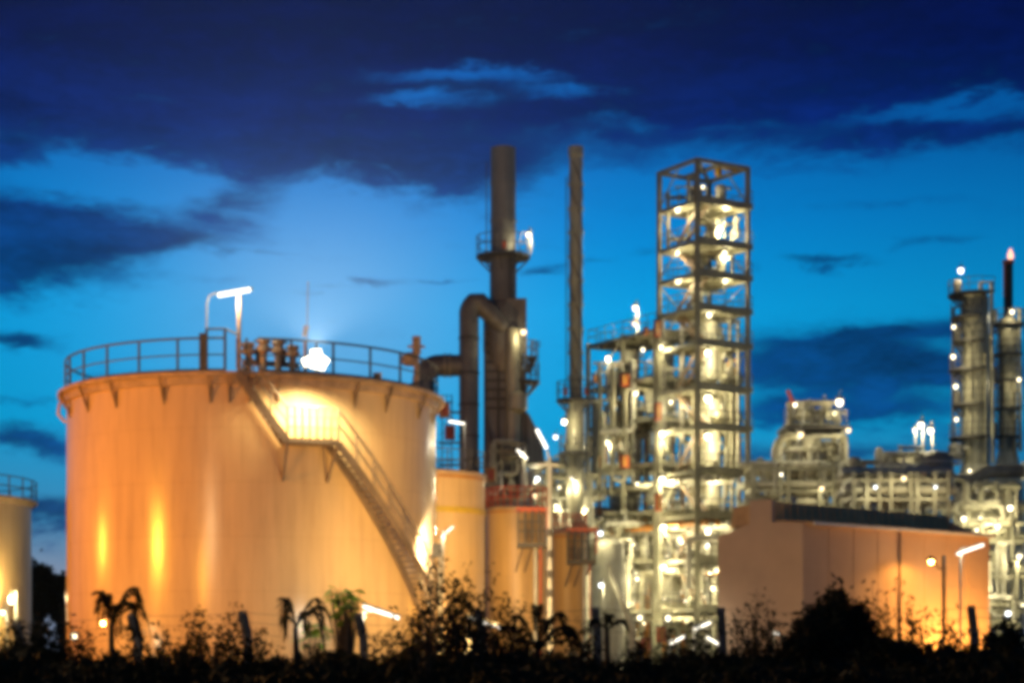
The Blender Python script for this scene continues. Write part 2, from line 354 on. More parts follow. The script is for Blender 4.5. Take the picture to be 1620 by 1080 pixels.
tank = thing('storage_tank', 'largest cream storage tank with a stair climbing round its shell', 'tank', (TX, TY, 0))
q = MB(); prof = [(TR, 0.02)]
for k in range(1, 6):       # shell courses with faint weld steps
    z = TH * k / 6; prof += [(TR, z - .012), (TR + .006, z - .008), (TR + .006, z + .008), (TR, z + .012)]
prof += [(TR, TH - .14)]
q.lathe(prof, (TX, TY, 0), NSEG); q.build('shell', 'tank', tank, ang=30)
q = MB(); q.lathe([(TR - .05, TH - .13), (TR * .5, TH + .12), (0, TH + .3)], (TX, TY, 0), 64); q.build('roof', 'tank_side', tank)
q = ring([(TR + .004, TH - .42), (TR + .13, TH - .42), (TR + .13, TH - .14), (TR + .004, TH - .14)], (TX, TY, 0)); q.build('curb_ring', 'rim', tank)
q = ring([(TR - .25, TH - .136), (TR + .34, TH - .136), (TR + .34, TH), (TR - .25, TH)], (TX, TY, 0)); q.build('rim_walkway', 'rim', tank)
brk = 0
for px in (112, 140, 185, 260, 333, 363, 395, 440, 560, 610, 662, 684):
    a = ang_of(px); q = MB()
    q.bar(cyl_pt(a, TR + .36, TH - .16), cyl_pt(a, TR + .02, TH - 1.0), .05, .08); q.bar(cyl_pt(a, TR + .03, TH - .45), cyl_pt(a, TR + .03, TH - 1.08), .06, .05)
    q.build('bracket', 'stair', tank)
hr = MB(); step = R(12.6); a = ang_of(320)
posts = [a + i * step for i in range(29)]
gap = (ang_of(352, TR + .35), ang_of(408, TR + .35))
for b in posts: hr.tube([cyl_pt(b, TR + .04, TH - .02), cyl_pt(b, TR + .04, TH + 1.2)], .045, 6)
for z in (1.2, .62): arc_rail(hr, (TX, TY, TH + z), TR + .04, 0, gap[1], gap[0] + 2 * math.pi, .042 if z > 1 else .028, 150)
arc_rail(hr, (TX, TY, TH + .08), TR + .06, 0, gap[1], gap[0] + 2 * math.pi, .05, 150)
hr.build('handrail', 'rail', tank)
# the stair: two flights and a landing that follow the shell
st = MB(); rl = MB(); ri, ro = TR + .18, TR + 1.0
def zof(px, py, r): return P(px, py, shell(px, r).y).z
aT, aL, aR_, aB = ang_of(375, ro), ang_of(455, ro), ang_of(535, ro), ang_of(683, ro)
zT, zL, zB = TH - .02, zof(455, 692, ro), zof(676, 930, ro)
def flight(a0, z0, a1, z1, n, mb, rail):
    for i in range(n):
        t0, t1 = i / n, (i + 1) / n
        for r in (ri, ro):
            mb.bar(cyl_pt(a0 + (a1 - a0) * t0, r, z0 + (z1 - z0) * t0 - .12), cyl_pt(a0 + (a1 - a0) * t1, r, z0 + (z1 - z0) * t1 - .12), .06, .26)
        am = a0 + (a1 - a0) * (t0 + t1) / 2; zm = z0 + (z1 - z0) * (t0 + t1) / 2
        mb.bar(cyl_pt(am, ri + .03, zm), cyl_pt(am, ro - .03, zm), .2, .04)
    for h, th in ((1.05, .042), (.55, .03)):
        rail.tube([cyl_pt(a0 + (a1 - a0) * i / n, ro, z0 + (z1 - z0) * i / n + h) for i in range(n + 1)], th, 6)
    for i in range(0, n + 1, 4):
        t = i / n; rail.tube([cyl_pt(a0 + (a1 - a0) * t, ro, z0 + (z1 - z0) * t), cyl_pt(a0 + (a1 - a0) * t, ro, z0 + (z1 - z0) * t + 1.05)], .034, 6)
flight(aT, zT, aL, zL, 12, st, rl); stair = thing('stair', None, None, tank.location); stair.parent = tank; stair.location = (0, 0, 0); st.build('stair_flight', 'stair', stair); st = MB()
aE = aB + (aB - aR_) * .42; zE = zB + (zB - zL) * .42
flight(aR_, zL, aE, max(.1, zE), 36, st, rl)
st.build('stair_flight', 'stair', stair)
ld = MB()
for i in range(8):
    b0, b1 = aL + (aR_ - aL) * i / 8, aL + (aR_ - aL) * (i + 1) / 8
    ld.hexa([cyl_pt(b0, TR + .02, zL - .16), cyl_pt(b0, ro + .06, zL - .16), cyl_pt(b1, ro + .06, zL - .16), cyl_pt(b1, TR + .02, zL - .16),
             cyl_pt(b0, TR + .02, zL), cyl_pt(b0, ro + .06, zL), cyl_pt(b1, ro + .06, zL), cyl_pt(b1, TR + .02, zL)])
for b in (aL, aR_): ld.bar(cyl_pt(b, ro, zL - .1), cyl_pt(b, TR + .03, zL - 1.4), .08, .1)
ld.build('landing', 'stair', stair)
for i in range(8):
    b = aL + (aR_ - aL) * i / 7; rl.tube([cyl_pt(b, ro, zL), cyl_pt(b, ro, zL + 1.1)], .04, 6)
for h in (1.1, .75, .4): arc_rail(rl, (TX, TY, zL + h), ro, 0, aL, aR_, .024, 10)
rl.build('stair_rail', 'stair', stair)
# gate frame at the head of the stair
q = MB(); b0, b1 = ang_of(327, TR + .36), ang_of(356, TR + .36)
for b in (b0, b1): q.tube([cyl_pt(b, TR + .37, TH), cyl_pt(b, TR + .37, TH + 1.48)], .05, 6)
q.tube([cyl_pt(b0, TR + .37, TH + 1.46), cyl_pt(b1, TR + .37, TH + 1.46), cyl_pt(ang_of(378, TR + .36), TR + .37, TH + 1.25)], .04, 6)
q.build('gate_frame', 'rail', tank)
q = MB(); p = shell_at(100, 640); q.tube([P(104, 628, 70.8), P(94, 640, 70.8), P(92, 655, 70.8), P(104, 668, 70.8)], .06, 6); q.build('overflow_pipe', 'rim', tank)

# things standing on the rim
p = cyl_pt(ang_of(322, TR + .2), TR + .2, TH)
cb = thing('control_cabinet', 'tall narrow dark cabinet on the rim of the largest tank by the stair gate', 'cabinet', p)
q = MB(); q.box(p + Vector((0, 0, .68)), (.27, .24, 1.3)); q.build('body', 'dark', cb)
q = MB(); q.box(p + Vector((0, 0, .015)), (.32, .3, .028)); q.build('plinth', 'rail', cb)
q = MB(); q.box(p + Vector((0, -.132, .7)), (.22, .018, 1.15)); q.build('door', 'rail', cb)
# lamp post with the white tube
base = cyl_pt(ang_of(378, TR + .1), TR + .1, TH)
o = thing('tube_lamp', 'white tube lamp on a brown post at the head of the tank stair', 'lamp', base, 'fluorescent tube lamps')
q = MB(); q.tube([base, base + Vector((0, 0, 2.72))], .075, 8); q.build('pole', 'rim', o)
a0, a1 = P(345, 467, base.y - .1), P(396, 458, base.y - .1)
q = MB(); q.tube([a0, a1], .07, 8); q.build('tube', emit('rim_tube', (1, .93, .76), 3.6), o)
q = MB(); q.bar(a0 + Vector((-.06, .12, .06)), a1 + Vector((.06, .12, .06)), .2, .08); q.build('housing', 'lampcase', o)
point_light(o, (a0 + a1) / 2 + Vector((0, -.3, -.3)), 160, WHITE, .2)
b2 = cyl_pt(ang_of(327, TR + .3), TR + .3, TH)
o = thing('bent_pole', 'thin bent pole beside the dark cabinet on the largest tank', 'pole', b2)
q = MB(); tz = P(327, 480, b2.y).z; q.tube([b2, (b2.x, b2.y, tz), P(331, 468, b2.y), P(342, 463, b2.y)], .03, 6); q.build('tube', 'galv', o)
# vent pipework between stair head and floodlight
def vent(px, h, label, r=.13):
    p = cyl_pt(ang_of(px, TR - .6), TR - .6, TH)
    o = thing('tank_vent', label, 'vent', p, 'brown vents on the tank roof')
    q = MB(); q.tube([p, p + Vector((0, 0, h * .7))], r, 10); q.build('pipe', 'rim', o)
    q = MB(); q.lathe([(r * 1.1, h * .62), (r * 2.0, h * .66), (r * 2.0, h * .78), (r * 1.2, h * .84), (r * 1.9, h * .9), (r * 1.6, h), (0, h * 1.02)], p, 12); q.build('cap', 'rim', o)
    q = MB(); q.lathe([(r, .02), (r * 1.7, .02), (r * 1.7, .1), (r, .1)], p, 12); q.build('flange', 'stair', o)
vent(393, 1.15, 'brown mushroom vent beside the post of the tube lamp'); vent(417, 1.3, 'brown mushroom vent second from the tube lamp post'); vent(440, 1.25, 'brown mushroom vent third from the tube lamp post'); vent(463, 1.1, 'brown mushroom vent nearest the glaring floodlight')
p0, p1 = cyl_pt(ang_of(385, TR - .9), TR - .9, TH + .5), cyl_pt(ang_of(472, TR - .9), TR - .9, TH + .45)
o = thing('vent_header', 'horizontal brown pipe joining the vents on the largest tank', 'pipe', (p0.x, p0.y, TH))
q = MB(); q.tube([p0 - Vector((0, 0, .5)), p0, p1, p1 - Vector((0, 0, .45))], .11, 10); q.build('pipe', 'rim', o)
for t in (.3, .7):
    c = p0.lerp(p1, t); q = MB(); q.box(c + Vector((0, 0, .28)), (.3, .26, .5)); q.tube([c + Vector((0, 0, .5)), c + Vector((0, 0, .85))], .03, 6); q.tube(arc(c + Vector((0, 0, .8)), (1, 0, 0), (0, 1, 0), .2, 0, 360, 12), .025, 5); q.build('valve', 'stair', o)
p = cyl_pt(ang_of(483, TR - .3), TR - .3, TH)
o = thing('wind_mast', 'thin mast with a small slanted vane behind the glaring floodlight', 'mast', p)
q = MB(); q.tube([p, p + Vector((0, 0, 1.3))], .06, 6); q.tube([p + Vector((.06, 0, 1.2)), (p.x + .1, p.y, P(487, 445, p.y).z)], .018, 5); q.build('pole', 'rim', o)
q = MB(); q.prism([P(478, 532, p.y), P(485, 532, p.y), P(489, 516, p.y), P(481, 514, p.y)], (0, .05, 0)); q.build('vane', 'rim', o)
p = cyl_pt(ang_of(597, TR + .05), TR + .05, TH)
o = thing('junction_box', 'small brown box on the rim walkway right of the floodlight', 'box', p)
q = MB(); q.box(p + Vector((0, 0, .16)), (.3, .2, .3)); q.build('body', 'rim', o); q = MB(); q.box(p + Vector((0, -.11, .17)), (.22, .018, .22)); q.build('lid', 'stair', o)
# the glaring floodlight
p = shell_at(500, 570, TR + 1.15)
fl = thing('floodlight', 'glaring floodlight on an arm off the rim of the largest tank', 'floodlight', p)
bk = Vector((TX - p.x, TY - p.y, 0)).normalized(); sd = Vector((-bk.y, bk.x, 0))
for dx, dz, rot, w_, h_2 in ((-.24, -.02, 24, .46, .26), (.22, .05, -32, .44, .24), (.0, .26, 8, .34, .22), (.05, -.2, -8, .5, .16)):  # heads multiplied and tilted so the glass fills the glare's ragged outline
    c = p + sd * -dx + Vector((0, 0, dz)); e1 = (sd * -math.cos(R(rot)) + Vector((0, 0, math.sin(R(rot))))); e2 = (sd * math.sin(R(rot)) + Vector((0, 0, math.cos(R(rot)))))
    quad = lambda k, off: [c + bk * off + e1 * i_ * w_ / 2 * k + e2 * j_ * h_2 / 2 * k for i_, j_ in ((-1, -1), (1, -1), (1, 1), (-1, 1))]
    hd = MB(); hd.prism(quad(1.1, .02), bk * .2); hh = hd.build('lamp_head', 'lampcase', fl)
    q = MB(); q.prism(quad(1.0, -.03), bk * .045); q.build('glass', 'flood', hh)
inn = cyl_pt(ang_of(500, TR + .3), TR + .36, TH + .5)
q = MB(); q.tube([p + Vector((0, .05, .1)), p + Vector((0, .1, .55)), inn + Vector((0, 0, .6)), inn - Vector((0, 0, .5))], .04, 8); q.build('arm', 'rail', fl)
spot_light(fl, p + Vector((0, -.12, -.85)), p + Vector((.15, -1.2, -5)), 2300, (1, .83, .5), 176, .6, .3)

dcam = Vector((-p.x, -p.y, 0)).normalized()
spot_light(fl, p + dcam * .75 + Vector((0, 0, .35)), p + dcam * 12 + Vector((0, 0, 16.0)), 210000, (1, .86, .62), 124, .2, .5)  # added upward beam that lights the haze into a halo
# sodium street lamps on the road west of the tank, whose streaks shine in its paint
def street_lamp(x, y, h, label, watts, dirx=1, colr=None, rad=.12):
    o = thing('street_lamp', label, 'street lamp', (x, y, 0), 'sodium street lamps along the yard road')
    q = MB(); q.tube([(x, y, 0), (x, y, h)], [.1, .06], 10); q.tube([(x, y, h - .05), (x + .5 * dirx, y, h + .25), (x + 1.3 * dirx, y, h + .3)], .045, 8); q.build('pole', 'galv', o)
    c = Vector((x + 1.5 * dirx, y, h + .27))
    hd = MB(); hd.box(c, (.75, .32, .16)); h_ = hd.build('lamp_head', 'lampcase', o)
    q = MB(); q.box(c - Vector((0, 0, .13)), (.5, .26, .09)); q.build('lens', 'sodium', h_)
    point_light(o, c - Vector((0, 0, .3)), watts, colr or SOD, rad)
street_lamp(-29.5, 52.5, 6.6, 'orange street lamp on the yard road nearest the fence', 14500)
street_lamp(-34.0, 68.0, 6.6, 'orange street lamp on the yard road abreast of the largest tank', 4500, 1, None, .8)
street_lamp(-20.5, 45.0, 5.2, 'short orange street lamp just inside the fence', 3200)
street_lamp(-22.0, 33.0, 8.0, 'added yellow-white fill lamp on a tall post, unseen left of the view', 4500, 1, (1, .66, .32), 1.0)  # added out of view, fills the tank front with even light
wellglass(117, 1006, 63, 'low white lamp at the foot of the largest tank, orange side', s=.55)
wellglass(163, 985, 64.0, 'low orange lamp at the foot of the largest tank', s=.4, g='sodium')

# white floodlight at the stair foot
p = shell_at(691, 870, TR + 1.15)
o = thing('floodlight', 'white floodlight burning beside the foot of the tank stair', 'floodlight', p)
q = MB(); q.box(p, (.34, .14, .5)); q.build('housing', 'lampcase', o)
q = MB(); q.box(p + Vector((-.02, .10, 0)), (.28, .05, .42)); q.build('glass', 'globe_hot', o)
q = MB(); q.tube([p + Vector((.1, 0, -.2)), (p.x + .1, p.y, 0)], .05, 8); q.build('pole', 'galv', o)
spot_light(o, p + Vector((-.1, .42, .1)), cyl_pt(ang_of(678, TR), TR, p.z + .05), 1500, (1, .93, .78), 100, .12)

# ------------------------------------------------------------------ the sliver of a small tank at the far left
LTX, LTY, LTR = P(-190, 0, 103).x, 103, 8.0
LTX = (42 - 810) / F * 103 - 8.0
lt = thing('storage_tank', 'pale storage tank cut off by the edge, beside dark trees', 'tank', (LTX, LTY, 0))
LTH = P(0, 792, LTY).z
q = MB(); q.lathe([(LTR, .02), (LTR, LTH - .02)], (LTX, LTY, 0), 96); q.build('shell', 'tank_side', lt)
q = MB(); q.lathe([(LTR - .1, LTH), (0, LTH + .5)], (LTX, LTY, 0), 48); q.build('roof', 'rim', lt)
q = ring([(LTR + .004, LTH - .3), (LTR + .36, LTH - .05), (LTR + .36, LTH + .06), (LTR + .004, LTH + .06)], (LTX, LTY, 0), 96); q.build('rim_walkway', 'rim', lt)
q = MB()
for k in range(36):
    a = R(k * 10); q.tube([(LTX + (LTR + .3) * math.cos(a), LTY + (LTR + .3) * math.sin(a), LTH), (LTX + (LTR + .3) * math.cos(a), LTY + (LTR + .3) * math.sin(a), LTH + 1.15)], .04, 6)
for z in (1.15, .6): arc_rail(q, (LTX, LTY, LTH + z), LTR + .3, 0, 0, 2 * math.pi, .035, 72)
q.build('handrail', 'rail', lt)
o = wellglass(17, 950, 99.2, 'white lamp shining up the pale tank at the edge', s=.9, g='globe_small', post=0)
point_light(o, P(18, 945, 98.9), 700, (1, .84, .42), .15)
wellglass(4, 968, 92, 'white lamp low in front of the pale tank at the edge', s=.7, g='globe_small', post=0)

# ------------------------------------------------------------------ the row of smaller tanks behind
def small_tank(pxr, pxl, ytop, Y, label, bands=()):
    r = (pxr - pxl) / 2 / F * Y; cx = ((pxr + pxl) / 2 - 810) / F * Y; cy = Y + r
    o = thing('storage_tank', label, 'tank', (cx, cy, 0), 'small orange lit tanks in a row')
    h = P(0, ytop, Y).z
    q = MB(); q.lathe([(r, .02), (r, h - .1)], (cx, cy, 0), 72); q.build('shell', 'tank_side', o)
    q = MB(); q.lathe([(r + .02, h - .098), (r + .07, h - .09), (r + .07, h), (r * .5, h + .25), (0, h + .4)], (cx, cy, 0), 72); q.build('roof', 'rim', o)
    for nm, y, th, m in bands:
        z = P(0, y, Y).z; q = ring([(r + .006, z - th), (r + .05, z - th), (r + .05, z + th), (r + .006, z + th)], (cx, cy, 0), 72); q.build(nm, m, o)
    return cx, cy, r, h, o
t2 = small_tank(766, 560, 742, 84, 'orange lit tank with a yellow band, right behind the largest tank', (('yellow_band', 804, .13, 'yellow'), ('pipe_ring', 751, .07, 'orange')))
t3 = small_tank(870, 768, 801, 90, 'narrow orange lit tank under the nearer caged platform', (('pipe_ring', 808, .05, 'orange'),))
t4 = small_tank(930, 866, 842, 97, 'shortest orange lit tank under the farther caged platform', (('pipe_ring', 848, .05, 'orange'),))
def tank_rail(t, px0, px1, label, m='red'):
    cx, cy, r, h, o = t; q = MB()
    for k in range(28):
        a = 2 * math.pi * k / 28; q.tube([(cx + r * math.cos(a), cy + r * math.sin(a), h), (cx + r * math.cos(a), cy + r * math.sin(a), h + 1.0)], .03, 5)
    for z in (1.0, .5): arc_rail(q, (cx, cy, h + z), r, 0, 0, 2 * math.pi, .03, 60)
    q.build('handrail', m, o)
tank_rail(t2, 0, 0, '', 'rail'); tank_rail(t3, 0, 0, ''); tank_rail(t4, 0, 0, '')
def cage(px0, px1, ytop, yfl, Y, label):
    a, b = P(px0, yfl, Y), P(px1, yfl, Y); w = b.x - a.x; z0, z1 = a.z, P(0, ytop, Y).z
    c = Vector(((a.x + b.x) / 2, Y, z0))
    o = thing('caged_platform', label, 'platform', c, 'caged platforms in front of the small tanks')
    q = MB(); q.box(c + Vector((0, w / 2, -.1)), (w + .1, w + .1, .2)); q.build('floor', 'dark', o)
    q = MB()
    n = 5
    for i in range(n):
        for y in (0, w):
            x = a.x + w * i / (n - 1); q.tube([(x, Y + y, z0), (x, Y + y, z1)], .04, 5)
    for i in (1, 2):
        for x in (a.x, b.x): q.tube([(x, Y + w * i / 3, z0), (x, Y + w * i / 3, z1)], .03, 5)
    for z in (.45, .8): q.tube([(a.x, Y, z0 + (z1 - z0) * z * .8), (b.x, Y, z0 + (z1 - z0) * z * .8)], .03, 5)
    q.build('cage', 'rail', o)
    q = MB()
    for y in (0, w): q.bar((a.x - .1, Y + y, z1 + .05), (b.x + .1, Y + y, z1 + .05), .1, .12)
    for x in (a.x, b.x): q.bar((x, Y, z1 + .07), (x, Y + w, z1 + .07), .09, .12)
    q.bar((b.x + .05, Y - .03, z1), (b.x + .05, Y - .03, z0 + .3), .07, .07)
    q.build('top_rail', 'red', o)
    q = MB()
    for i in range(3): 
        x = a.x + w * (i + .5) / 3; q.bar((x, Y + .1, z0 - .2), (x - .35, Y + w + .3, z0 - 1.3), .06, .08)
    q.build('strut', 'stair', o)
    q = MB(); q.tube([(a.x + w * .62, Y + w * .5, z0 - .2), (a.x + w * .62, Y + w * .5, 0)], .1, 10); q.build('leg', 'galv', o)
    q = MB(); q.tube([(a.x + w * .8, Y + .2, z0 - .2), (a.x + w * .8, Y + .2, 0)], .05, 8); q.build('riser', 'red', o)
cage(820, 864, 806, 858, 86.5, 'nearer caged platform with red top rail on tall legs')
cage(899, 942, 838, 885, 94, 'farther caged platform with red top rail, beside the striped pole')
# galvanised lamp pole with dark bands
Yp = 79; b = P(870, 1040, Yp); top = P(870, 735, Yp); b.z = 0
o = thing('lamp_pole', 'tall pale pole with dark bands in front of the small tanks', 'lamp pole', b)
q = MB(); q.tube([b, top], [.13, .09], 12); q.build('pole', 'galv', o)
for y in (842, 876, 908, 938): c = P(870, y, Yp); q = MB(); q.tube([c - Vector((0, 0, .16)), c + Vector((0, 0, .16))], .145, 12); q.build('band', 'dark', o)
q = MB(); q.bar(top + Vector((-.5, 0, 0)), top + Vector((.35, 0, 0)), .07, .1); q.tube([top, P(866, 712, Yp)], .05, 6); q.build('crossarm', 'galv', o)
# ------------------------------------------------------------------ stacks and flue ducts
def ring_platform(parent, c, r0, r1, z, rail=1.1, a0=0., a1=360., m='dark', name='platform', n=28):
    c = Vector(c); full = a1 - a0 >= 359; q = MB()
    for k in range(n):
        b0, b1 = R(a0 + (a1 - a0) * k / n), R(a0 + (a1 - a0) * (k + 1) / n)
        pt = lambda r, b, zz: Vector((c.x + r * math.cos(b), c.y + r * math.sin(b), zz))
        q.hexa([pt(r0, b0, z - .16), pt(r1, b0, z - .16), pt(r1, b1, z - .16), pt(r0, b1, z - .16), pt(r0, b0, z), pt(r1, b0, z), pt(r1, b1, z), pt(r0, b1, z)])
    for k in range(0, n, max(1, n // 7)):
        b = R(a0 + (a1 - a0) * (k + .5) / n); q.bar(pt(r0, b, z - 1.0), pt(r1 - .1, b, z - .18), .07, .1)
    pl = q.build(name, m, parent)
    q = MB(); nn = max(4, n // 2)
    for k in range(nn + 1):
        b = R(a0 + (a1 - a0) * k / nn); q.tube([pt(r1 - .04, b, z), pt(r1 - .04, b, z + rail)], .03, 5)
    for h in (rail, rail * .5): arc_rail(q, (c.x, c.y, z + h), r1 - .04, 0, R(a0), R(a1), .03, n)
    q.build('railing', 'rail', pl)
    return pl
def ladder(parent, p, z0, z1, dx=(1, 0), w=.45, hoop=True):
    q = MB(); u = Vector((dx[0], dx[1], 0)).normalized(); v = Vector((u.y, -u.x, 0))
    for s in (-1, 1): q.tube([(p.x + u.x * w / 2 * s, p.y + u.y * w / 2 * s, z0), (p.x + u.x * w / 2 * s, p.y + u.y * w / 2 * s, z1)], .035, 5)
    z = z0
    while z < z1: q.tube([(p.x - u.x * w / 2, p.y - u.y * w / 2, z), (p.x + u.x * w / 2, p.y + u.y * w / 2, z)], .018, 4); z += .4
    if hoop:
        z = z0 + 2.2
        while z < z1:
            q.tube(arc((p.x, p.y, z), u, v, .38, 0, 180, 6), .025, 4); z += .9
        for a in (45, 90, 135):
            d = u * math.cos(R(a)) * .38 + v * math.sin(R(a)) * .38; q.tube([(p.x + d.x, p.y + d.y, z0 + 2.2), (p.x + d.x, p.y + d.y, z1)], .02, 4)
    return q.build('ladder', 'dark', parent)

Y1 = 116
def W(px, Y): return px / F * Y
c = P(796, 0, Y1); c.z = 0
stk = thing('chimney_stack', 'thick grey-brown chimney stack with a dark ring platform', 'chimney', c)
zt, zp, zm = P(0, 235, Y1).z, P(0, 405, Y1).z, P(0, 475, Y1).z
r = W(20, Y1)
q = MB(); prof = [(r * 1.06, zm - 1.5), (r * 1.06, zp - .1), (r, zp + .1)]
k = zp + 2.2
while k < zt - .4: prof += [(r, k - .09), (r + .05, k - .07), (r + .05, k + .07), (r, k + .09)]; k += 2.4
prof += [(r, zt), (r - .12, zt), (r - .14, zt - 1.0), (0, zt - 1.05)]
q.lathe(prof, c, 40); q.build('shaft', 'duct', stk, ang=30)
ring_platform(stk, c, r + .03, W(43, Y1), zp, 1.2)
ladder(stk, Vector((c.x + r * .75, c.y - r * .95, 0)), zm, zp + .2, (1, .5))
ladder(stk, Vector((c.x - r - .25, c.y - .2, 0)), zp + .2, zt - 1, (0, 1), hoop=False)
q = MB(); q.box(c + Vector((r * .1, -r - .15, zp + .5)), (.22, .2, .5)); q.build('signal_box', 'red', stk)
# the casing under the stack
zb = P(0, 800, Y1).z
q = MB(); q.lathe([(r * 1.2, zm - 4.6), (r * 1.65, zm - 3.2), (r * 1.65, zm - .9), (r * 1.10, zm - .1)], c + Vector((.05, 0, 0)), 36); q.build('collar', 'duct', stk)
q = MB(); x0, x1 = W(766 - 810, Y1), W(840 - 810, Y1); zA, zB_ = P(0, 525, Y1).z, P(0, 655, Y1).z
q.prism([(x0 + .1, Y1 - .8, zA), (x1 - .55, Y1 - .8, zA), (x1 - .3, Y1 - .8, zB_), (x0, Y1 - .8, zB_)][::-1], (0, 2.4, 0)); q.build('casing', 'duct', stk)
q = MB(); q.prism([(W(767 - 810, Y1), Y1 - .9, zB_ - .02), (W(836 - 810, Y1), Y1 - .9, zB_ - .02), (W(858 - 810, Y1), Y1 - .9, P(0, 700, Y1).z), (W(862 - 810, Y1), Y1 - .9, P(0, 735, Y1).z), (W(826 - 810, Y1), Y1 - .9, P(0, 735, Y1).z), (W(815 - 810, Y1), Y1 - .9, 0), (W(767 - 810, Y1), Y1 - .9, 0)][::-1], (0, 2.8, 0))
q.build('flue_base', 'duct', stk)
q = MB()
for i in range(9):
    z = zA - .3 - i * (zA - zB_) / 9; q.bar((x0 - .02, Y1 - .86, z), (x1 - .3, Y1 - .86, z), .1, .14)
for x in (x0 + .05, x0 + .9, x1 - .9, x1 - .35): q.bar((x, Y1 - .93, zA), (x, Y1 - .93, 0), .14, .14)
q.bar((x0 + .1, Y1 - 1.02, zB_), (x1 - .5, Y1 - 1.02, 6), .12, .12); q.bar((x1 - .5, Y1 - 1.05, zB_), (x0 + .1, Y1 - 1.05, 6), .12, .12)
q.build('stiffener', 'dark', stk)
q = MB(); q.tube([P(812, 520, Y1 - 1.2), P(812, 700, Y1 - 1.2)], W(11, Y1), 16); q.lathe([(.1, -.1), (.65, .3), (.65, 1.2), (.1, 1.6)], P(818, 655, Y1 - 1.3), 18); q.build('drop_leg', 'clad2', stk)
pf = P(833, 603, Y1 - .3)
ring_platform(stk, (pf.x - .3, pf.y, 0), .3, W(26, Y1) + .1, pf.z, 1.1, -120, 60, n=14)
pf2 = P(836, 565, Y1 - .3); ring_platform(stk, (pf2.x - .2, pf2.y, 0), .3, .75, pf2.z, 1.0, -120, 60, n=10)
ladder(stk, P(846, 0, Y1 - .3), pf.z, P(0, 540, Y1).z, (1, .3))
# box casing at the stack shoulder
q = MB(); q.box(P(817, 503, Y1 - .2), (W(32, Y1), 1.5, W(56, Y1))); q.build('damper_box', 'duct', stk)
# elbow flue
rp = W(15.5, Y1)
e0 = P(742, 745, Y1 - 1.2); e0.z = 0; e1 = P(742, 498, Y1 - 1.2)
o = thing('flue_pipe', 'fat riser pipe that bends over into the thick chimney stack', 'pipe', e0)
q = MB(); q.tube([e0, e1], rp, 24, cap=True); q.build('riser', 'duct', o)
q = MB(); cen = e1 + Vector((rp * 1.6, 0, 0)); q.tube(arc(cen, (-1, 0, 0), (0, 0, 1), rp * 1.6, 0, 62, 8) + [P(800, 520, Y1 - .9)], rp * 1.02, 24); q.build('elbow', 'duct', o)
q = MB()
for y in (535, 590, 640, 690):
    z = P(0, y, Y1 - 1.2).z; q.lathe([(rp, -.06), (rp + .05, -.05), (rp + .05, .05), (rp, .06)], (e0.x, e0.y, z), 24)
q.build('weld_band', 'dark', o)
# horizontal flue towards the big tank
ru = W(17, Y1)
h0, h1 = P(742, 578, Y1 - 1), P(695, 578, Y1 - 1)
o = thing('flue_pipe', 'horizontal brown flue bending down behind the largest tank', 'pipe', P(668, 640, Y1 - 1))
q = MB(); cen = h1 + Vector((0, 0, -ru * 1.5)); q.tube([h0, h1] + arc(cen, (0, 0, 1), (-1, 0, 0), ru * 1.5, 10, 90, 8) + [P(672, 700, Y1 - 1)], ru, 24); q.build('pipe', 'duct', o)
q = MB()
for x in (712, 704): cc = P(x, 578, Y1 - 1); q.tube([cc - Vector((.06, 0, 0)), cc + Vector((.06, 0, 0))], ru * 1.12, 24)
q.build('flange', 'clad2', o)
o = thing('vent_post', 'slim brown post with a stubby cross arm just right of the largest tank', 'post', P(659, 640, 100))
q = MB(); q.tube([P(659, 660, 100), P(659, 538, 100)], .16, 8); q.tube([P(659, 560, 100), P(659, 532, 100)], .24, 8); q.tube([P(645, 548, 100), P(672, 548, 100)], .08, 6); q.build('post', 'rim', o)
q = MB(); q.lathe([(.3, .0), (.45, .1), (.45, .5), (.2, .7)], P(648, 578, 100), 10); q.build('valve', 'rim', o)
for (x, y, l) in ((703, 655, 'orange hose box between the largest tank and the riser pipe'), (712, 690, 'red drum frame below the short tube lamp'), (775, 757, 'orange hose reel box at the rim of the yellow banded tank')):
    p = P(x, y, 98); o = thing('hose_box', l, 'box', p)
    q = MB(); q.box(p + Vector((0, 0, .2)), (.55, .4, .75)); q.build('body', 'orange' if 'orange' in l else 'red', o)
    q = MB(); q.box(p + Vector((.05, -.21, .2)), (.3, .03, .5)); q.build('door', 'red', o)
# thin lattice landing beside the riser (blue gap)
o = thing('access_ladder', 'slender caged ladder in the gap left of the riser pipe', 'ladder', P(712, 745, 104))
ladder(o, P(707, 0, 104), P(0, 748, 104).z, P(0, 625, 104).z, (1, 0), .55)
q = MB()
for y in (652, 700, 735): a_, b_ = P(694, y, 104), P(732, y, 104); q.bar(a_, b_, .2, .1)
q.build('rung_platform', 'rail', o)

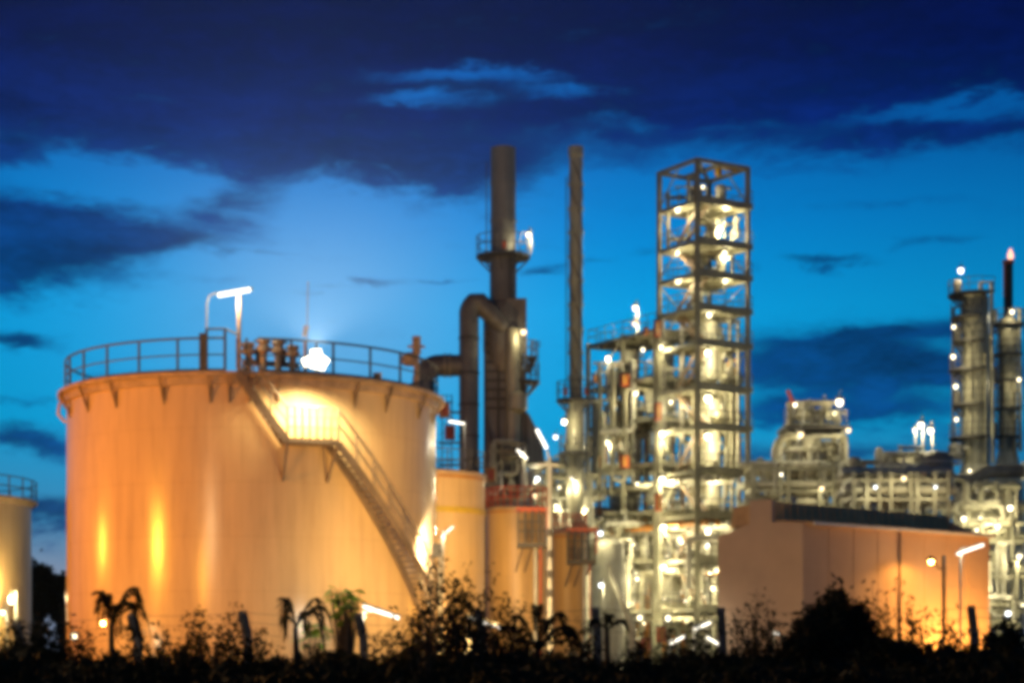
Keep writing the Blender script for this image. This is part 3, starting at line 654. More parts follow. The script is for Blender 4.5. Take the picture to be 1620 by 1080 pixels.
# slender stack
Y2 = 122
c = P(911, 0, Y2); c.z = 0
s2 = thing('chimney_stack', 'slender banded chimney stack with a low ring platform', 'chimney', c)
zt2 = P(0, 233, Y2).z; zq = P(0, 632, Y2).z; r = W(10.5, Y2); prof = [(r * 1.35, 0), (r * 1.35, zq - 1.0), (r, zq + .2)]
z = zq + 1.5
while z < zt2 - 1.3: prof += [(r, z - .1), (r * 1.2, z - .1), (r * 1.2, z + .1), (r, z + .14)]; z += 1.6
prof += [(r, zt2 - .7), (r * 1.15, zt2 - .6), (r * 1.15, zt2), (r * .8, zt2), (0, zt2 - .3)]
q = MB(); q.lathe(prof, c, 28); q.build('shaft', 'clad2', s2, ang=30)
q = MB()      # spiral strakes
for h in range(3):
    pts = [c + Vector((r * 1.05 * math.cos(R(120 * h + t * 40)), r * 1.05 * math.sin(R(120 * h + t * 40)), zt2 - 1 - t * .75)) for t in range(24)]
    q.tube(pts, .05, 4)
q.build('strake', 'dark', s2)
ring_platform(s2, c, r, W(31, Y2), zq, 1.15); ring_platform(s2, c, r * 1.35, W(27, Y2), P(0, 716, Y2).z, 1.1)
for dx in (-.6, .55): 
    q = MB(); q.box(c + Vector((dx * 1.2, -.8, zq + .45)), (.3, .25, .5)); q.build('beacon_box', 'red', s2)
ladder(s2, Vector((c.x - r - .2, c.y, 0)), 8, zt2 - 2, (0, 1), hoop=False)

# ------------------------------------------------------------------ the lattice tower and the lower frame
YT = 130; T0 = P(1103, 1030, YT); T0.z = 0
Lv = Vector((-.53, .848, 0)); Rv = Vector((.848, .53, 0))
def T(l, r_, z): return T0 + Lv * l + Rv * r_ + Vector((0, 0, z))
def zf(y): return HC + (HORIZON - y) / F * YT
DY = [312, 377, 428, 482, 538, 608, 671, 740, 811, 882, 960]; DZ = [zf(y) for y in DY]; ZR = zf(250)
A, B = 4.5, 4.6
tw = thing('steel_tower', 'tall open steel tower hung with lamps on every deck', 'tower', T0)
for l, r_ in ((0, 0), (A, 0), (0, B), (A, B)):
    q = MB(); a = Vector(T(l, r_, 0)); s_ = .27
    q.box(a + Vector((0, 0, ZR / 2)), (s_, .03, ZR), (Rv.x, Rv.y))
    for k in (-1, 1): q.box(a + Lv * (s_ / 2 * k) + Vector((0, 0, ZR / 2)), (s_, .035, ZR), (Rv.x, Rv.y))
    q.build('column', 'steel', tw)
def deck(parent, l0, l1, r0, r1, z, over=.45, rails=True, m='grate'):
    q = MB()
    c = (T(l0, r0, z) + T(l1, r1, z)) / 2
    q.box(c - Vector((0, 0, .05)) + Rv * over / 2, (r1 - r0 - .1 + over, l1 - l0 - .1, .07), (Rv.x, Rv.y))
    d = q.build('deck', m, parent)
    q = MB()
    for r_ in (r0, r1): q.bar(T(l0 + .18, r_, z - .22), T(l1 - .18, r_, z - .2), .12, .24)
    for l in (l0, l1): q.bar(T(l, r0 + .18, z - .22), T(l, r1 - .18, z - .2), .12, .24)
    if over:
        for (la, ra), (lb, rb) in (((l0 - .02, r0 - .2), (l0 - .02, r1 + over)), ((l1 + .3, r0), (l1 + .3, r1))): q.bar(T(la, ra, z + .08), T(lb, rb, z + .08), .05, .26)
        q.bar(T(l1 + .15, r0, z - .08), T(l1 + .15, r1, z - .08), .3, .06)
    if over: q.bar(T(l0, r1 + over, z - .12), T(l1, r1 + over, z - .12), .1, .22)
    for k in range(1, 4): q.bar(T(l0 + .1, r0 + (r1 - r0) * k / 4, z - .19), T(l1 - .1, r0 + (r1 - r0) * k / 4, z - .19), .1, .18)
    q.build('edge_beam', 'steel', d)
    if rails:
        q = MB(); ps = [(l0, r0), (l0, r1 + over), (l1, r1 + over), (l1, r0), (l0, r0)]
        for (la, ra), (lb, rb) in zip(ps, ps[1:]):
            for h in (.55, 1.1): q.tube([T(la, ra, z + h), T(lb, rb, z + h)], .028, 4)
            for k in range(4): q.tube([T(la + (lb - la) * k / 4, ra + (rb - ra) * k / 4, z), T(la + (lb - la) * k / 4, ra + (rb - ra) * k / 4, z + 1.1)], .028, 4)
        q.build('railing', 'rail', d)
    return d
for z in DZ: deck(tw, 0, A, 0, B, z)
q = MB()
for a, b in (((0, 0), (0, B)), ((0, B), (A, B)), ((A, B), (A, 0)), ((A, 0), (0, 0)), ((0, 0), (A, B)), ((0, B * .5), (A, B * .5))):
    q.bar(T(*a, ZR - .1), T(*b, ZR - .1), .2, .28)
q.build('roof_frame', 'steel', tw)
q = MB(); q.bar(T(1.2, B * .55, ZR + .1), T(1.2, B - .1, ZR + .1), .25, .35); q.box(T(1.2, B * .62, ZR - .35), (.4, .4, .5), (Rv.x, Rv.y)); q.build('hoist', 'yellow', tw)
levels = DZ + [0.0]
for i in range(len(DZ)):                 # cross braces: alternate bays
    zt_, zb_ = ([ZR] + DZ)[i], DZ[i]
    for (a, b) in (((0, B * .5), (0, B)), ((A * .5, 0), (A, 0))):
        q = MB()
        if i % 2: a, b = b, a
        q.bar(T(*a, zt_ - .3), T(*b, zb_ + .1), .075, .075); q.build('brace', 'steel', tw)
for i in range(len(DZ) - 1):             # zigzag stair inside
    z1, z0 = DZ[i], DZ[i + 1]; q = MB(); la, lb = (1.0, 3.9) if i % 2 else (3.9, 1.0)
    for dr in (0, .7): q.bar(T(la, 1.0 + dr, z0 + .02), T(lb, 1.0 + dr, z1 - .05), .08, .28)
    for k in range(9):
        t = (k + .5) / 9; q.bar(T(la + (lb - la) * t, 1.04, z0 + (z1 - z0) * t), T(la + (lb - la) * t, 1.66, z0 + (z1 - z0) * t), .22, .04)
    q.build('stair_flight', 'stair', tw)

fr = thing('process_structure', 'lower open steel frame joined to the left of the tall tower', 'steel frame', T(9, 2, 0))
FZ = [25.4, 22.0, 19.0, 15.7, 12.15, 8.55, 4.86]
C2 = 9.0
for l in (A + .45, A + 4.6, A + 9.2):
    for r_ in (0, B):
        q = MB(); a = Vector(T(l, r_, 0)); h = FZ[0] + (0.1 if l < 6 else .05)
        q.box(a + Vector((0, 0, h / 2)), (.26, .03, h), (Rv.x, Rv.y))
        for k in (-1, 1): q.box(a + Lv * (.13 * k) + Vector((0, 0, h / 2)), (.26, .035, h), (Rv.x, Rv.y))
        q.build('column', 'steel', fr)
for i, z in enumerate(FZ):
    deck(fr, A + .45, A + 4.6, 0, B, z, 0, True); deck(fr, A + 4.6, A + 9.2, 0, B, z, 0, True)
for i in range(len(FZ) - 1):
    for a, b in (((A + .5, B), (A + 4.5, B)), ((A + 9.2, 0), (A + 9.2, B))) if i % 2 else (((A + 4.7, 0), (A + 9, 0)), ((A + 4.6, B), (A + 9, B))):
        q = MB(); q.bar(T(*a, FZ[i] - .35), T(*b, FZ[i + 1] + .1), .1, .1); q.build('brace', 'steel', fr)

# process vessels, drums and red gear on the decks
ORD = ['first', 'second', 'third', 'fourth', 'fifth', 'sixth', 'seventh', 'eighth', 'ninth', 'tenth', 'eleventh']
def vessel(base, r, h, label, m='clad', cone=False, nozz=3, group=None):
    base = Vector(base); o = thing('process_vessel', label, 'vessel', base, group)
    q = MB(); leg = min(.6, h * .2)
    if cone: prof = [(.12, leg * .2), (.15, leg), (r, h * .45), (r, h * .9), (r * .75, h * .97), (0, h)]
    else: prof = [(0, leg), (r * .7, leg + r * .12), (r, leg + r * .4), (r, h - r * .4), (r * .7, h - r * .12), (0, h)]
    q.lathe(prof, base, 22); q.build('shell', m, o)
    for k in range(4):
        q = MB(); a = R(45 + 90 * k); d = Vector((math.cos(a), math.sin(a), 0)) * r * .88
        q.bar(base + d, base + d + Vector((0, 0, leg + r * .5 if not cone else h * .5)), .09, .09); q.build('leg', 'steel', o)
    q = MB()
    for k in range(nozz):
        a = R(200 + 110 * k / max(1, nozz - 1) + k * 13); z = leg + r * .5 + (h - leg - r) * (k + .5) / nozz
        d = Vector((math.cos(a), math.sin(a), 0)); p0 = base + d * r * .95 + Vector((0, 0, z)); p1 = base + d * (r + .3) + Vector((0, 0, z))
        q.tube([p0, p1], .09, 8); q.tube([p1 - d * .03, p1 + d * .05], .16, 10)
    for z in (h * .5, h * .78): q.lathe([(r, z - .05), (r + .025, z - .04), (r + .025, z + .04), (r, z + .05)], base, 22)
    q.build('nozzle', 'galv', o)
    return o
def drum(c, u, r, L, label, m='clad2', group=None):
    c = Vector(c); u = Vector(u).normalized(); o = thing('horizontal_drum', label, 'drum', c - Vector((0, 0, r + .3)), group)
    q = MB(); n = 5; pts = []; rr = []
    for t, k in ((-.5, .05), (-.47, .6), (-.42, .92), (-.36, 1), (.36, 1), (.42, .92), (.47, .6), (.5, .05)): pts.append(c + u * t * L); rr.append(r * k)
    q.tube(pts, rr, 20); q.build('shell', m, o)
    q = MB()
    for t in (-.25, .25): q.box(c + u * t * L - Vector((0, 0, r * .65 + .15)), (.18, r * 1.5, r * .7 + .3), (u.x, u.y))
    q.build('saddle', 'steel', o)
    for t in (-.15, .2): q = MB(); q.tube([c + u * t * L + Vector((0, 0, r * .9)), c + u * t * L + Vector((0, 0, r + .35))], .09, 8); q.tube([c + u * t * L + Vector((0, 0, r + .3)), c + u * t * L + Vector((0, 0, r + .4))], .17, 10); q.build('nozzle', 'galv', o)
    return o
def piping(pts, r, label, m='clad', name='process_pipe', cat='pipe', bands=0):
    pts = [Vector(p) for p in pts]; o = thing(name, label, cat, pts[0]); q = MB(); out = [pts[0]]
    for i in range(1, len(pts) - 1):       # rounded bends
        a, b, c_ = pts[i - 1], pts[i], pts[i + 1]; k = min(r * 2.6, (a - b).length * .45, (c_ - b).length * .45)
        p, s_ = b + (a - b).normalized() * k, b + (c_ - b).normalized() * k
        for t in (0, .25, .5, .75, 1): out.append(p * (1 - t) ** 2 + b * 2 * t * (1 - t) + s_ * t * t)
    out.append(pts[-1]); q.tube(out, r, 12); q.build('pipe', m, o)
    q = MB()
    for p, d in ((pts[0], pts[1] - pts[0]), (pts[-1], pts[-2] - pts[-1])): d = d.normalized(); q.tube([p, p + d * .1], r * 1.6, 12)
    q.build('flange', 'galv', o); return o
# tower: vessels by deck
vessel(T(2.2, 3.1, DZ[8]), .62, DZ[5] - DZ[8] - .35, 'tall pale vessel standing on the ninth tower deck, rising three storeys', nozz=6)
vessel(T(2.3, 3.0, DZ[5]), .6, DZ[3] - DZ[5] - .4, 'tall pale vessel standing on the sixth tower deck', nozz=5)
vessel(T(3.4, 2.9, DZ[2]), .42, 2.1, 'small dark vessel on the third tower deck', 'clad2')
vessel(T(1.9, 3.0, DZ[1]), .42, 2.2, 'small dark vessel on the second tower deck', 'clad2')
vessel(T(3.4, 2.6, DZ[0]), .45, 2.0, 'dark vessel on the top tower deck under the roof frame', 'duct')
vessel(T(1.6, 3.4, DZ[0]), .4, 1.7, 'pale cone shaped hopper on the top tower deck', 'clad', True)
vessel(T(3.6, 2.8, DZ[3]), .5, 2.0, 'pale cone hopper on the fourth tower deck', 'clad', True)
vessel(T(1.5, 3.3, DZ[2]), .35, 1.8, 'thin pale vessel on the third tower deck near the right corner')
vessel(T(3.2, 3.2, DZ[4]), .6, 2.6, 'pale cone hopper on the fifth tower deck', 'clad', True)
vessel(T(3.7, 2.9, DZ[7]), .45, 2.5, 'thin pale vessel on the eighth tower deck by the left column')
vessel(T(3.5, 2.6, DZ[8]), .45, 2.6, 'thin pale vessel on the ninth tower deck by the left column')
vessel(T(.9, 3.9, DZ[9]), .55, 2.7, 'short pale vessel on the tenth tower deck')
vessel(T(3.6, 2.7, DZ[9]), .7, 2.6, 'squat pale vessel on the tenth tower deck, left bay')
vessel(T(1.1, 3.7, DZ[10]), .6, 2.9, 'pale vessel on the lowest tower deck, right bay')
vessel(T(3.5, 2.4, DZ[10]), .7, 2.8, 'pale vessel on the lowest tower deck, left bay')
drum(T(1.4, 3.7, DZ[6] + .9), Rv, .55, 2.6, 'horizontal tan drum on the seventh tower deck, right side', 'clad2')
drum(T(3.3, 2.7, DZ[6] + .9), Lv, .5, 2.0, 'horizontal pale drum on the seventh tower deck, left side', 'clad')
drum(T(.9, 3.9, DZ[5] + .8), Rv, .4, 1.9, 'small horizontal drum on the sixth tower deck', 'clad2')
for k, (l, z1, z0, m) in enumerate(((.5, 3, 8, 'clad'), (.9, 4, 9, 'clad2'), (3.0, 5, 9, 'clad'), (4.1, 3, 8, 'clad2'))):
    rr = 4.1 - .25 * k
    piping([T(l, rr - .8, DZ[z1] - .7), T(l, rr, DZ[z1] - .7), T(l, rr, DZ[z0] + .3)], .13 + .02 * k, f'vertical {"pale" if m == "clad" else "tan"} pipe in the tower from the {ORD[z1]} deck down to the {ORD[z0]}', m)
piping([T(1.5, 4.0, DZ[4] - 1.8), T(1.5, 4.0, DZ[4] - .9), T(.7, 4.2, DZ[4] - .9), T(.7, 4.2, DZ[5] + .2)], .13, 'hooped brown pipe above the sixth tower deck', 'orange')
# frame: bay 1 (next to the tower) and bay 2
spec = [  # (deck index in FZ below, l, r, kind, radius, height, label)
    (1, 7.0, 2.0, 'v', .6, 3.0, 'pale vessel on the top storey of the lower frame, inner bay'),
    (1, 11.2, 2.2, 'c', .75, 3.1, 'white cone bottomed hopper on the top storey of the lower frame'),
    (1, 8.0, 3.4, 'v', .4, 2.7, 'thin pale vessel on the top storey of the lower frame near the middle column'),
    (2, 6.6, 2.2, 'c', .8, 2.7, 'pale cone hopper one storey down in the lower frame, inner bay'),
    (2, 8.3, 2.0, 'v', .5, 2.6, 'pale vessel one storey down in the lower frame beside the middle column'),
    (3, 6.3, 2.0, 'v', .45, 2.8, 'pale vessel two storeys down in the lower frame beside the tower'),
    (3, 7.7, 2.4, 'v', .5, 2.8, 'pale vessel two storeys down in the lower frame, middle of the inner bay'),
    (3, 10.4, 2.2, 'v', .5, 2.8, 'pale vessel two storeys down in the lower frame, outer bay'),
    (3, 12.4, 2.4, 'v', .5, 2.8, 'pale vessel two storeys down at the outer end of the lower frame'),
    (4, 6.6, 2.4, 'c', .7, 2.9, 'pale cone hopper three storeys down in the lower frame'),
    (4, 12.2, 2.6, 'v', .45, 2.6, 'thin vessel three storeys down at the outer end of the lower frame'),
    (4, 8.1, 2.0, 'v', .4, 2.4, 'thin vessel three storeys down beside the middle column'),
    (5, 7.0, 2.4, 'v', .75, 2.9, 'wide pale vessel four storeys down in the lower frame, inner bay'),
    (5, 11.2, 2.2, 'v', .9, 2.8, 'wide pale vessel four storeys down in the lower frame, outer bay'),
    (6, 6.6, 2.4, 'v', .6, 3.1, 'pale vessel on the lowest storey of the lower frame, inner bay'),
    (6, 10.9, 2.4, 'c', 1.0, 3.2, 'pale sloping hopper on the lowest storey of the lower frame')]
for (k, l, r_, kd, ra, h, lab) in spec: vessel(T(l, r_, FZ[k]), ra, min(h, FZ[k - 1] - FZ[k] - .45), lab, 'clad', kd == 'c', 3)
drum(T(11.6, 2.2, FZ[4] + .9), Lv, .6, 2.4, 'horizontal drum three storeys down in the lower frame', 'clad2')
drum(T(11.0, 2.2, FZ[2] + .7), Lv, .4, 2.0, 'small horizontal drum one storey down in the lower frame', 'clad2')
piping([T(12.6, .9, FZ[3] + .2), T(12.6, .9, FZ[2] + 1.6), T(10.6, .9, FZ[2] + 1.6), T(10.6, .9, FZ[3] + .3)], .16, 'orange hooped pipe at the outer end of the lower frame', 'orange')
for k, (l, a, b, m) in enumerate(((5.4, 0, 3, 'clad'), (9.6, 1, 5, 'clad'), (13.0, 2, 6, 'orange'), (5.6, 3, 6, 'clad2'), (8.9, 4, 6, 'clad'), (9.9, 2, 4, 'clad2'))):
    piping([T(l + .6, .6, FZ[a] - .8), T(l, .6, FZ[a] - .8), T(l, .6, FZ[b] + .2)], .12 + .01 * k, f'vertical {"orange" if m == "orange" else "tan" if m == "clad2" else "pale"} pipe in the lower frame, {["beside the tower, top storeys", "right of the middle column", "at the outer column", "beside the tower, bottom storeys", "at the middle column near the ground", "left of the middle column"][k]}', m)
def bank(pts_list, label, seed):
    rd = random.Random(seed); o = thing('pipe_bank', label, 'pipes', pts_list[0][0])
    for pts in pts_list:
        r = rd.choice((.09, .12, .15, .2, .24)); q = MB(); q.tube(pts, r, 10)
        for t in (.2, .5, .8):
            c = pts[0].lerp(pts[-1], t); d = (pts[-1] - pts[0]).normalized(); q.tube([c - d * .05, c + d * .05], r * 1.5, 10)
        q.build('pipe', rd.choice(('clad', 'clad', 'clad2', 'galv', 'orange')), o)
    return o
bank([[T(l, B - .35 - .3 * (k % 3), .1), T(l, B - .35 - .3 * (k % 3), DZ[(6, 5, 7, 8)[k % 4]] - .5)] for k, l in enumerate((.5, 1.0, 1.6, 2.3, 3.0, 3.6, 4.1))], 'upright pipes standing along the back of the tower', 1)
bank([[T(l, B - .4 - .35 * (k % 3), .1), T(l, B - .4 - .35 * (k % 3), FZ[(2, 3, 1, 3)[k % 4]] - .5)] for k, l in enumerate((5.3, 5.9, 6.6, 7.2, 7.9, 8.5))], 'upright pipes at the back of the lower structure, inner bay', 2)
bank([[T(l, B - .4 - .35 * (k % 3), .1), T(l, B - .4 - .35 * (k % 3), FZ[(3, 4, 2, 5)[k % 4]] - .5)] for k, l in enumerate((9.6, 10.3, 11.0, 11.8, 12.5, 13.2))], 'upright pipes at the back of the lower structure, outer bay', 3)
for n_, z in enumerate((DZ[7] - .7, DZ[8] - .7, DZ[9] - .7, DZ[10] - .7)):
    bank([[T(-.6, .4 + .5 * k, z - .12 * (k % 2)), T(13.8, .4 + .5 * k, z - .12 * (k % 2))] for k in range(6)], f'level pipes slung under the {("eighth", "ninth", "tenth", "lowest")[n_]} deck line of the tower and lower structure', 10 + n_)
for k, (px, yt, w_) in enumerate(((947, 800, 40), (985, 775, 44), (1022, 815, 36), (1064, 790, 44), (1102, 828, 36), (1140, 800, 46))):
    vessel((P(px, 0, 149).x, 149, 0), W(w_ / 2, 149), P(0, yt, 149).z, f'{("first", "second", "third", "fourth", "fifth", "sixth")[k]} from the left of six big pale vessels lined up behind the tower foot', 'clad', nozz=5)
def redbox(px, py, Y, w, h, label, m='red'):
    p = P(px, py, Y); o = thing('fire_box', label, 'box', p)
    q = MB(); q.box(p, (w, w * .7, h), (.85, .53)); q.build('body', m, o)
    q = MB(); q.box(p - Vector((-.02, w * .45, 0)), (w * .75, .04, h * .8), (.85, .53)); q.build('door', 'orange', o)
    q = MB(); q.box(p + Vector((0, 0, h / 2 + .05)), (w * 1.12, w * .85, .08), (.85, .53)); q.build('lid', 'dark', o)
redbox(1040, 520, 133, .42, 1.15, 'tall red box on top of the lower frame beside the tower'); redbox(1022, 524, 134.5, .3, .5, 'small red box on top of the lower frame')
redbox(988, 601, 136, .6, .85, 'orange-red box on the second storey of the lower frame'); redbox(941, 600, 139.5, .32, .6, 'small red box at the outer end of the second storey')
redbox(1041, 651, 131.5, .42, 1.2, 'dark red box beside the tower two storeys down'); redbox(988, 730, 136, .6, .9, 'bright red box hanging mid height in the lower frame')
redbox(1042, 795, 131.5, .42, 1.2, 'dark red box beside the tower four storeys down'); redbox(943, 730, 139.5, .32, .8, 'small red box at the outer end of the frame mid height')
redbox(1046, 1003, 124, .5, 1.0, 'red box on the ground below the tower', 'red'); redbox(1022, 1018, 122, .5, .7, 'low red box on the ground left of the taller red box')

# ------------------------------------------------------------------ tangle of plant behind and between
piping([P(885, 900, 128), P(885, 790, 128), P(905, 768, 128), P(930, 790, 128), P(930, 900, 128)], .42, 'fat hooped silver pipe behind the farther caged platform', 'clad')
piping([P(846, 900, 126), P(846, 745, 126), P(862, 735, 126), P(895, 735, 126)], .3, 'silver pipe bending right behind the banded lamp pole', 'clad2')
vessel((P(858, 0, 130).x, 130, 0), 1.1, P(0, 765, 130).z, 'broad tan vessel behind the nearer caged platform', 'clad2', nozz=5)
vessel((P(912, 0, 133).x, 133, 0), 1.0, P(0, 812, 133).z, 'broad pale vessel behind the slender stack', 'clad', nozz=5)
vessel((P(962, 0, 127).x, 127, 0), 1.15, P(0, 850, 127).z, 'broad pale vessel in front of the lower frame', 'clad', nozz=4)
vessel((P(1180, 0, 138).x, 138, 0), .8, P(0, 805, 138).z, 'pale vessel between the tower and the gabled building', 'clad', nozz=4)
piping([P(965, 890, 124), P(965, 905, 124), P(1000, 990, 124), P(1000, 1030, 124)], .22, 'slanting pale pipe in front of the lower frame', 'clad')
piping([P(1150, 950, 128), P(1150, 850, 128), P(1090, 850, 128), P(1090, 930, 128)], .2, 'hooped pale pipe across the foot of the tower', 'clad')
piping([P(820, 800, 112), P(835, 770, 112), P(870, 770, 112), P(870, 850, 112)], .22, 'tan pipe looping above the small tanks', 'clad2')
def rack(px0, px1, Y, ys, label, npipe=4, m='steel', posts=5, depth=3.5, seed=1):
    rd = random.Random(seed); x0, x1 = P(px0, 0, Y).x, P(px1, 0, Y).x; zs = [P(0, y, Y).z for y in ys]
    o = thing('pipe_rack', label, 'pipe rack', ((x0 + x1) / 2, Y, 0))
    for i in range(posts):
        x = x0 + (x1 - x0) * (i + (rd.uniform(-.32, .32) if 0 < i < posts - 1 else 0)) / (posts - 1); q = MB()
        for y in (0, depth): q.bar((x, Y + y, 0), (x, Y + y, zs[0] + .2), .22, .22)
        for z in zs: q.bar((x, Y - .2, z - .13), (x, Y + depth + .2, z - .13), .16, .22)
        q.build('bent', m, o)
    for z in zs:
        for j in range(npipe):
            r = rd.choice((.12, .18, .26, .32)); y = Y + depth * (j + .5) / npipe; q = MB()
            pts = [(x0 - .5, y, z + r), (x1 + .5, y, z + r)]
            if rd.random() < .55:
                xb = x0 + (x1 - x0) * rd.uniform(.25, .75); dz = rd.choice((-1, 1)) * rd.uniform(.8, 1.6)
                pts = [(x0 - .5, y, z + r), (xb, y, z + r), (xb, y, z + r + dz), (xb + 1.2, y, z + r + dz), (xb + 1.2, y, z + r), (x1 + .5, y, z + r)]
            q.tube(pts, r, 10); q.build('pipe', rd.choice(('clad', 'clad2', 'galv', 'clad')), o)
        q = MB(); q.bar((x0, Y - .05, z - .27), (x1, Y - .05, z - .27), .14, .2); q.build('beam', m, o); q = MB(); q.bar((x0, Y + depth, z - .27), (x1, Y + depth, z - .27), .14, .2); q.build('beam', m, o)
    return o
rack(935, 1185, 143, (838, 890, 935, 985), 'pipe rack crowded with pale pipes behind the foot of the tower', 4, seed=3, posts=9)
rack(800, 935, 136, (752, 790, 835), 'pipe rack behind the small tanks and the banded pole', 4, seed=5, posts=5)
rack(1350, 1500, 104, (752, 782), 'pale post pipe rack behind the roof of the gabled building', 3, 'clad2', 8, 3, seed=9)
rack(1480, 1640, 128, (800, 850, 905, 960), 'brightly lit pipe rack right of the gabled building', 4, seed=12, posts=6)
rack(1190, 1360, 126, (735, 770, 800), 'tan pipe rack behind the gable of the building', 3, seed=15, posts=6)

# cluster right of the tower
Yc = 128
def cyl_at(px, y0, y1, wpx, Y, label, m='clad2', **k):
    p = P(px, y0, Y); return vessel(p, W(wpx / 2, Y), P(0, y1, Y).z - p.z, label, m, **k)
o = thing('steel_platform', 'dark railed platform on legs over the tan vessels right of the tower', 'platform', (P(1290, 0, Yc).x, Yc, 0))
q = MB(); a_, b_ = P(1240, 673, Yc), P(1338, 673, Yc); q.box(((a_.x + b_.x) / 2, Yc + 1.5, a_.z - .12), (b_.x - a_.x, 3.6, .24)); q.build('deck', 'dark', o)
q = MB()
for i in range(8):
    x = a_.x + (b_.x - a_.x) * i / 7; q.tube([(x, Yc - .25, a_.z), (x, Yc - .25, a_.z + 1.1)], .035, 5)
for h in (.55, 1.1): q.tube([(a_.x, Yc - .25, a_.z + h), (b_.x, Yc - .25, a_.z + h)], .03, 5)
q.build('railing', 'rail', o)
for x in (a_.x + .2, b_.x - .2):
    for y in (0, 3): q = MB(); q.bar((x, Yc + y, 0), (x, Yc + y, a_.z - .25), .25, .25); q.build('leg', 'steel', o)
cyl_at(1282, 800, 686, 34, Yc + .6, 'fat tan vessel under the dark railed platform', 'clad', nozz=5); cyl_at(1318, 800, 700, 26, Yc + .8, 'second tan vessel under the dark railed platform', 'clad2', nozz=4)
cyl_at(1257, 800, 695, 26, Yc + .3, 'slim brown vessel at the left leg of the railed platform', 'duct', nozz=3); cyl_at(1270, 672, 640, 22, Yc + 1, 'small vessel on top of the dark railed platform, left', 'clad2'); cyl_at(1318, 672, 646, 24, Yc + 1, 'small vessel on top of the dark railed platform, right', 'clad')
cyl_at(1293, 672, 655, 18, Yc + 1.4, 'stub vessel in the middle of the dark railed platform', 'duct')
piping([P(1227, 745, Yc - 1), P(1227, 705, Yc - 1), P(1240, 690, Yc - 1), P(1262, 690, Yc - 1)], .28, 'brown pipe arching into the slim brown vessel', 'clad2'); piping([P(1215, 800, Yc), P(1215, 748, Yc), P(1250, 740, Yc)], .3, 'pale pipe bending in behind the gable peak', 'clad')
o = thing('signal_arm', 'slanting red arm above the railed platform', 'arm', P(1256, 640, Yc)); q = MB(); q.bar(P(1256, 640, Yc), P(1246, 617, Yc), .22, .22); q.build('arm', 'red', o); q = MB(); q.box(P(1256, 648, Yc), (.3, .3, .7)); q.build('base', 'dark', o)
piping([P(1304, 672, Yc + .5), P(1304, 625, Yc + .5)], .06, 'thin vent mast on the dark railed platform', 'dark', 'vent_mast', 'mast')
piping([P(1288, 672, Yc + .2), P(1288, 640, Yc + .2), P(1279, 632, Yc + .2)], .08, 'short bent vent on the dark railed platform', 'dark', 'vent_mast', 'mast')
for k, (px, w, y0, y1, lab) in enumerate(((1352, 20, 805, 722, 'thin tan vessel right of the railed platform'), (1380, 34, 800, 740, 'low tan vessel left of the pale post rack'), (1478, 60, 800, 712, 'dark box-like drum behind the three lamp posts'))): cyl_at(px, y0, y1, w, 118 + k, lab, 'clad2' if k < 2 else 'duct')
drum(P(1425, 780, 112), (1, .1, 0), 1.0, 4.2, 'pale drum behind the pale post rack', 'clad'); drum(P(1440, 735, 124), (1, .1, 0), .9, 4.5, 'tan drum under the three lamp posts', 'clad2')

def tangle(x0, x1, y0, y1, Y, D, n, label, seed):
    rd = random.Random(seed); a, b = P(x0, y1, Y), P(x1, y0, Y); lo, hi = Vector((a.x, Y, a.z)), Vector((b.x, Y + D, b.z))
    o = thing('pipework', label, 'pipes', Vector(((lo.x + hi.x) / 2, Y, lo.z)))
    for k in range(n):
        p = Vector(rd.uniform(l, h) for l, h in zip(lo, hi)); pts = [p]; ax = rd.choice((0, 2, 2))
        for s_ in range(rd.randint(2, 5)):
            q_ = Vector(pts[-1]); q_[ax] = rd.uniform(lo[ax], hi[ax])
            if (q_ - pts[-1]).length > .5: pts.append(q_)
            ax = rd.choice([i_ for i_ in (0, 1, 2) if i_ != ax])
        if len(pts) < 2: continue
        r = rd.choice((.06, .08, .1, .14, .19)); out = [pts[0]]
        for i_ in range(1, len(pts) - 1):
            A_, B_, C_ = pts[i_ - 1], pts[i_], pts[i_ + 1]; kk = min(r * 2.5, (A_ - B_).length * .4, (C_ - B_).length * .4)
            u_, v_ = B_ + (A_ - B_).normalized() * kk, B_ + (C_ - B_).normalized() * kk
            out += [u_ * (1 - t) ** 2 + B_ * 2 * t * (1 - t) + v_ * t * t for t in (0, .5, 1)]
        out.append(pts[-1]); q = MB(); q.tube(out, r, 8)
        c = pts[0].lerp(pts[1], .5); d = (pts[1] - pts[0]).normalized(); q.tube([c - d * .12, c + d * .12], r * 1.7, 8)
        q.build('pipe', rd.choice(('clad', 'clad2', 'galv', 'clad2', 'steel')), o)
    return o
tangle(1238, 1340, 682, 800, Yc - .9, 1.6, 48, 'tangled pipes in front of the vessels under the dark railed platform', 41)
tangle(1245, 1335, 632, 672, Yc, 2.2, 24, 'small tangled pipes on top of the dark railed platform', 42)
tangle(1345, 1420, 725, 800, 116, 3, 22, 'tangled pipes left of the pale post rack', 43)
tangle(1400, 1510, 705, 790, 119, 3, 26, 'tangled pipes round the three lamp posts', 44)
tangle(1500, 1625, 755, 850, 126, 5, 34, 'tangled pipes at the feet of the right columns', 45)
tangle(1520, 1625, 850, 1000, 125, 4, 26, 'tangled pipes low in the right pipe rack', 46)
tangle(938, 1040, 800, 1010, 136, 4, 44, 'tangled pipes at the foot of the lower structure', 47)
tangle(1045, 1180, 800, 1010, 135, 5, 48, 'tangled pipes at the foot of the tower', 48)
tangle(940, 1035, 560, 790, 136, 4, 34, 'tangled pipes through the upper storeys of the lower structure', 49)
tangle(1050, 1178, 480, 800, 133, 3, 34, 'tangled pipes through the middle decks of the tower', 50)
tangle(1055, 1170, 270, 470, 133, 2.5, 12, 'thin pipes through the top decks of the tower', 51)
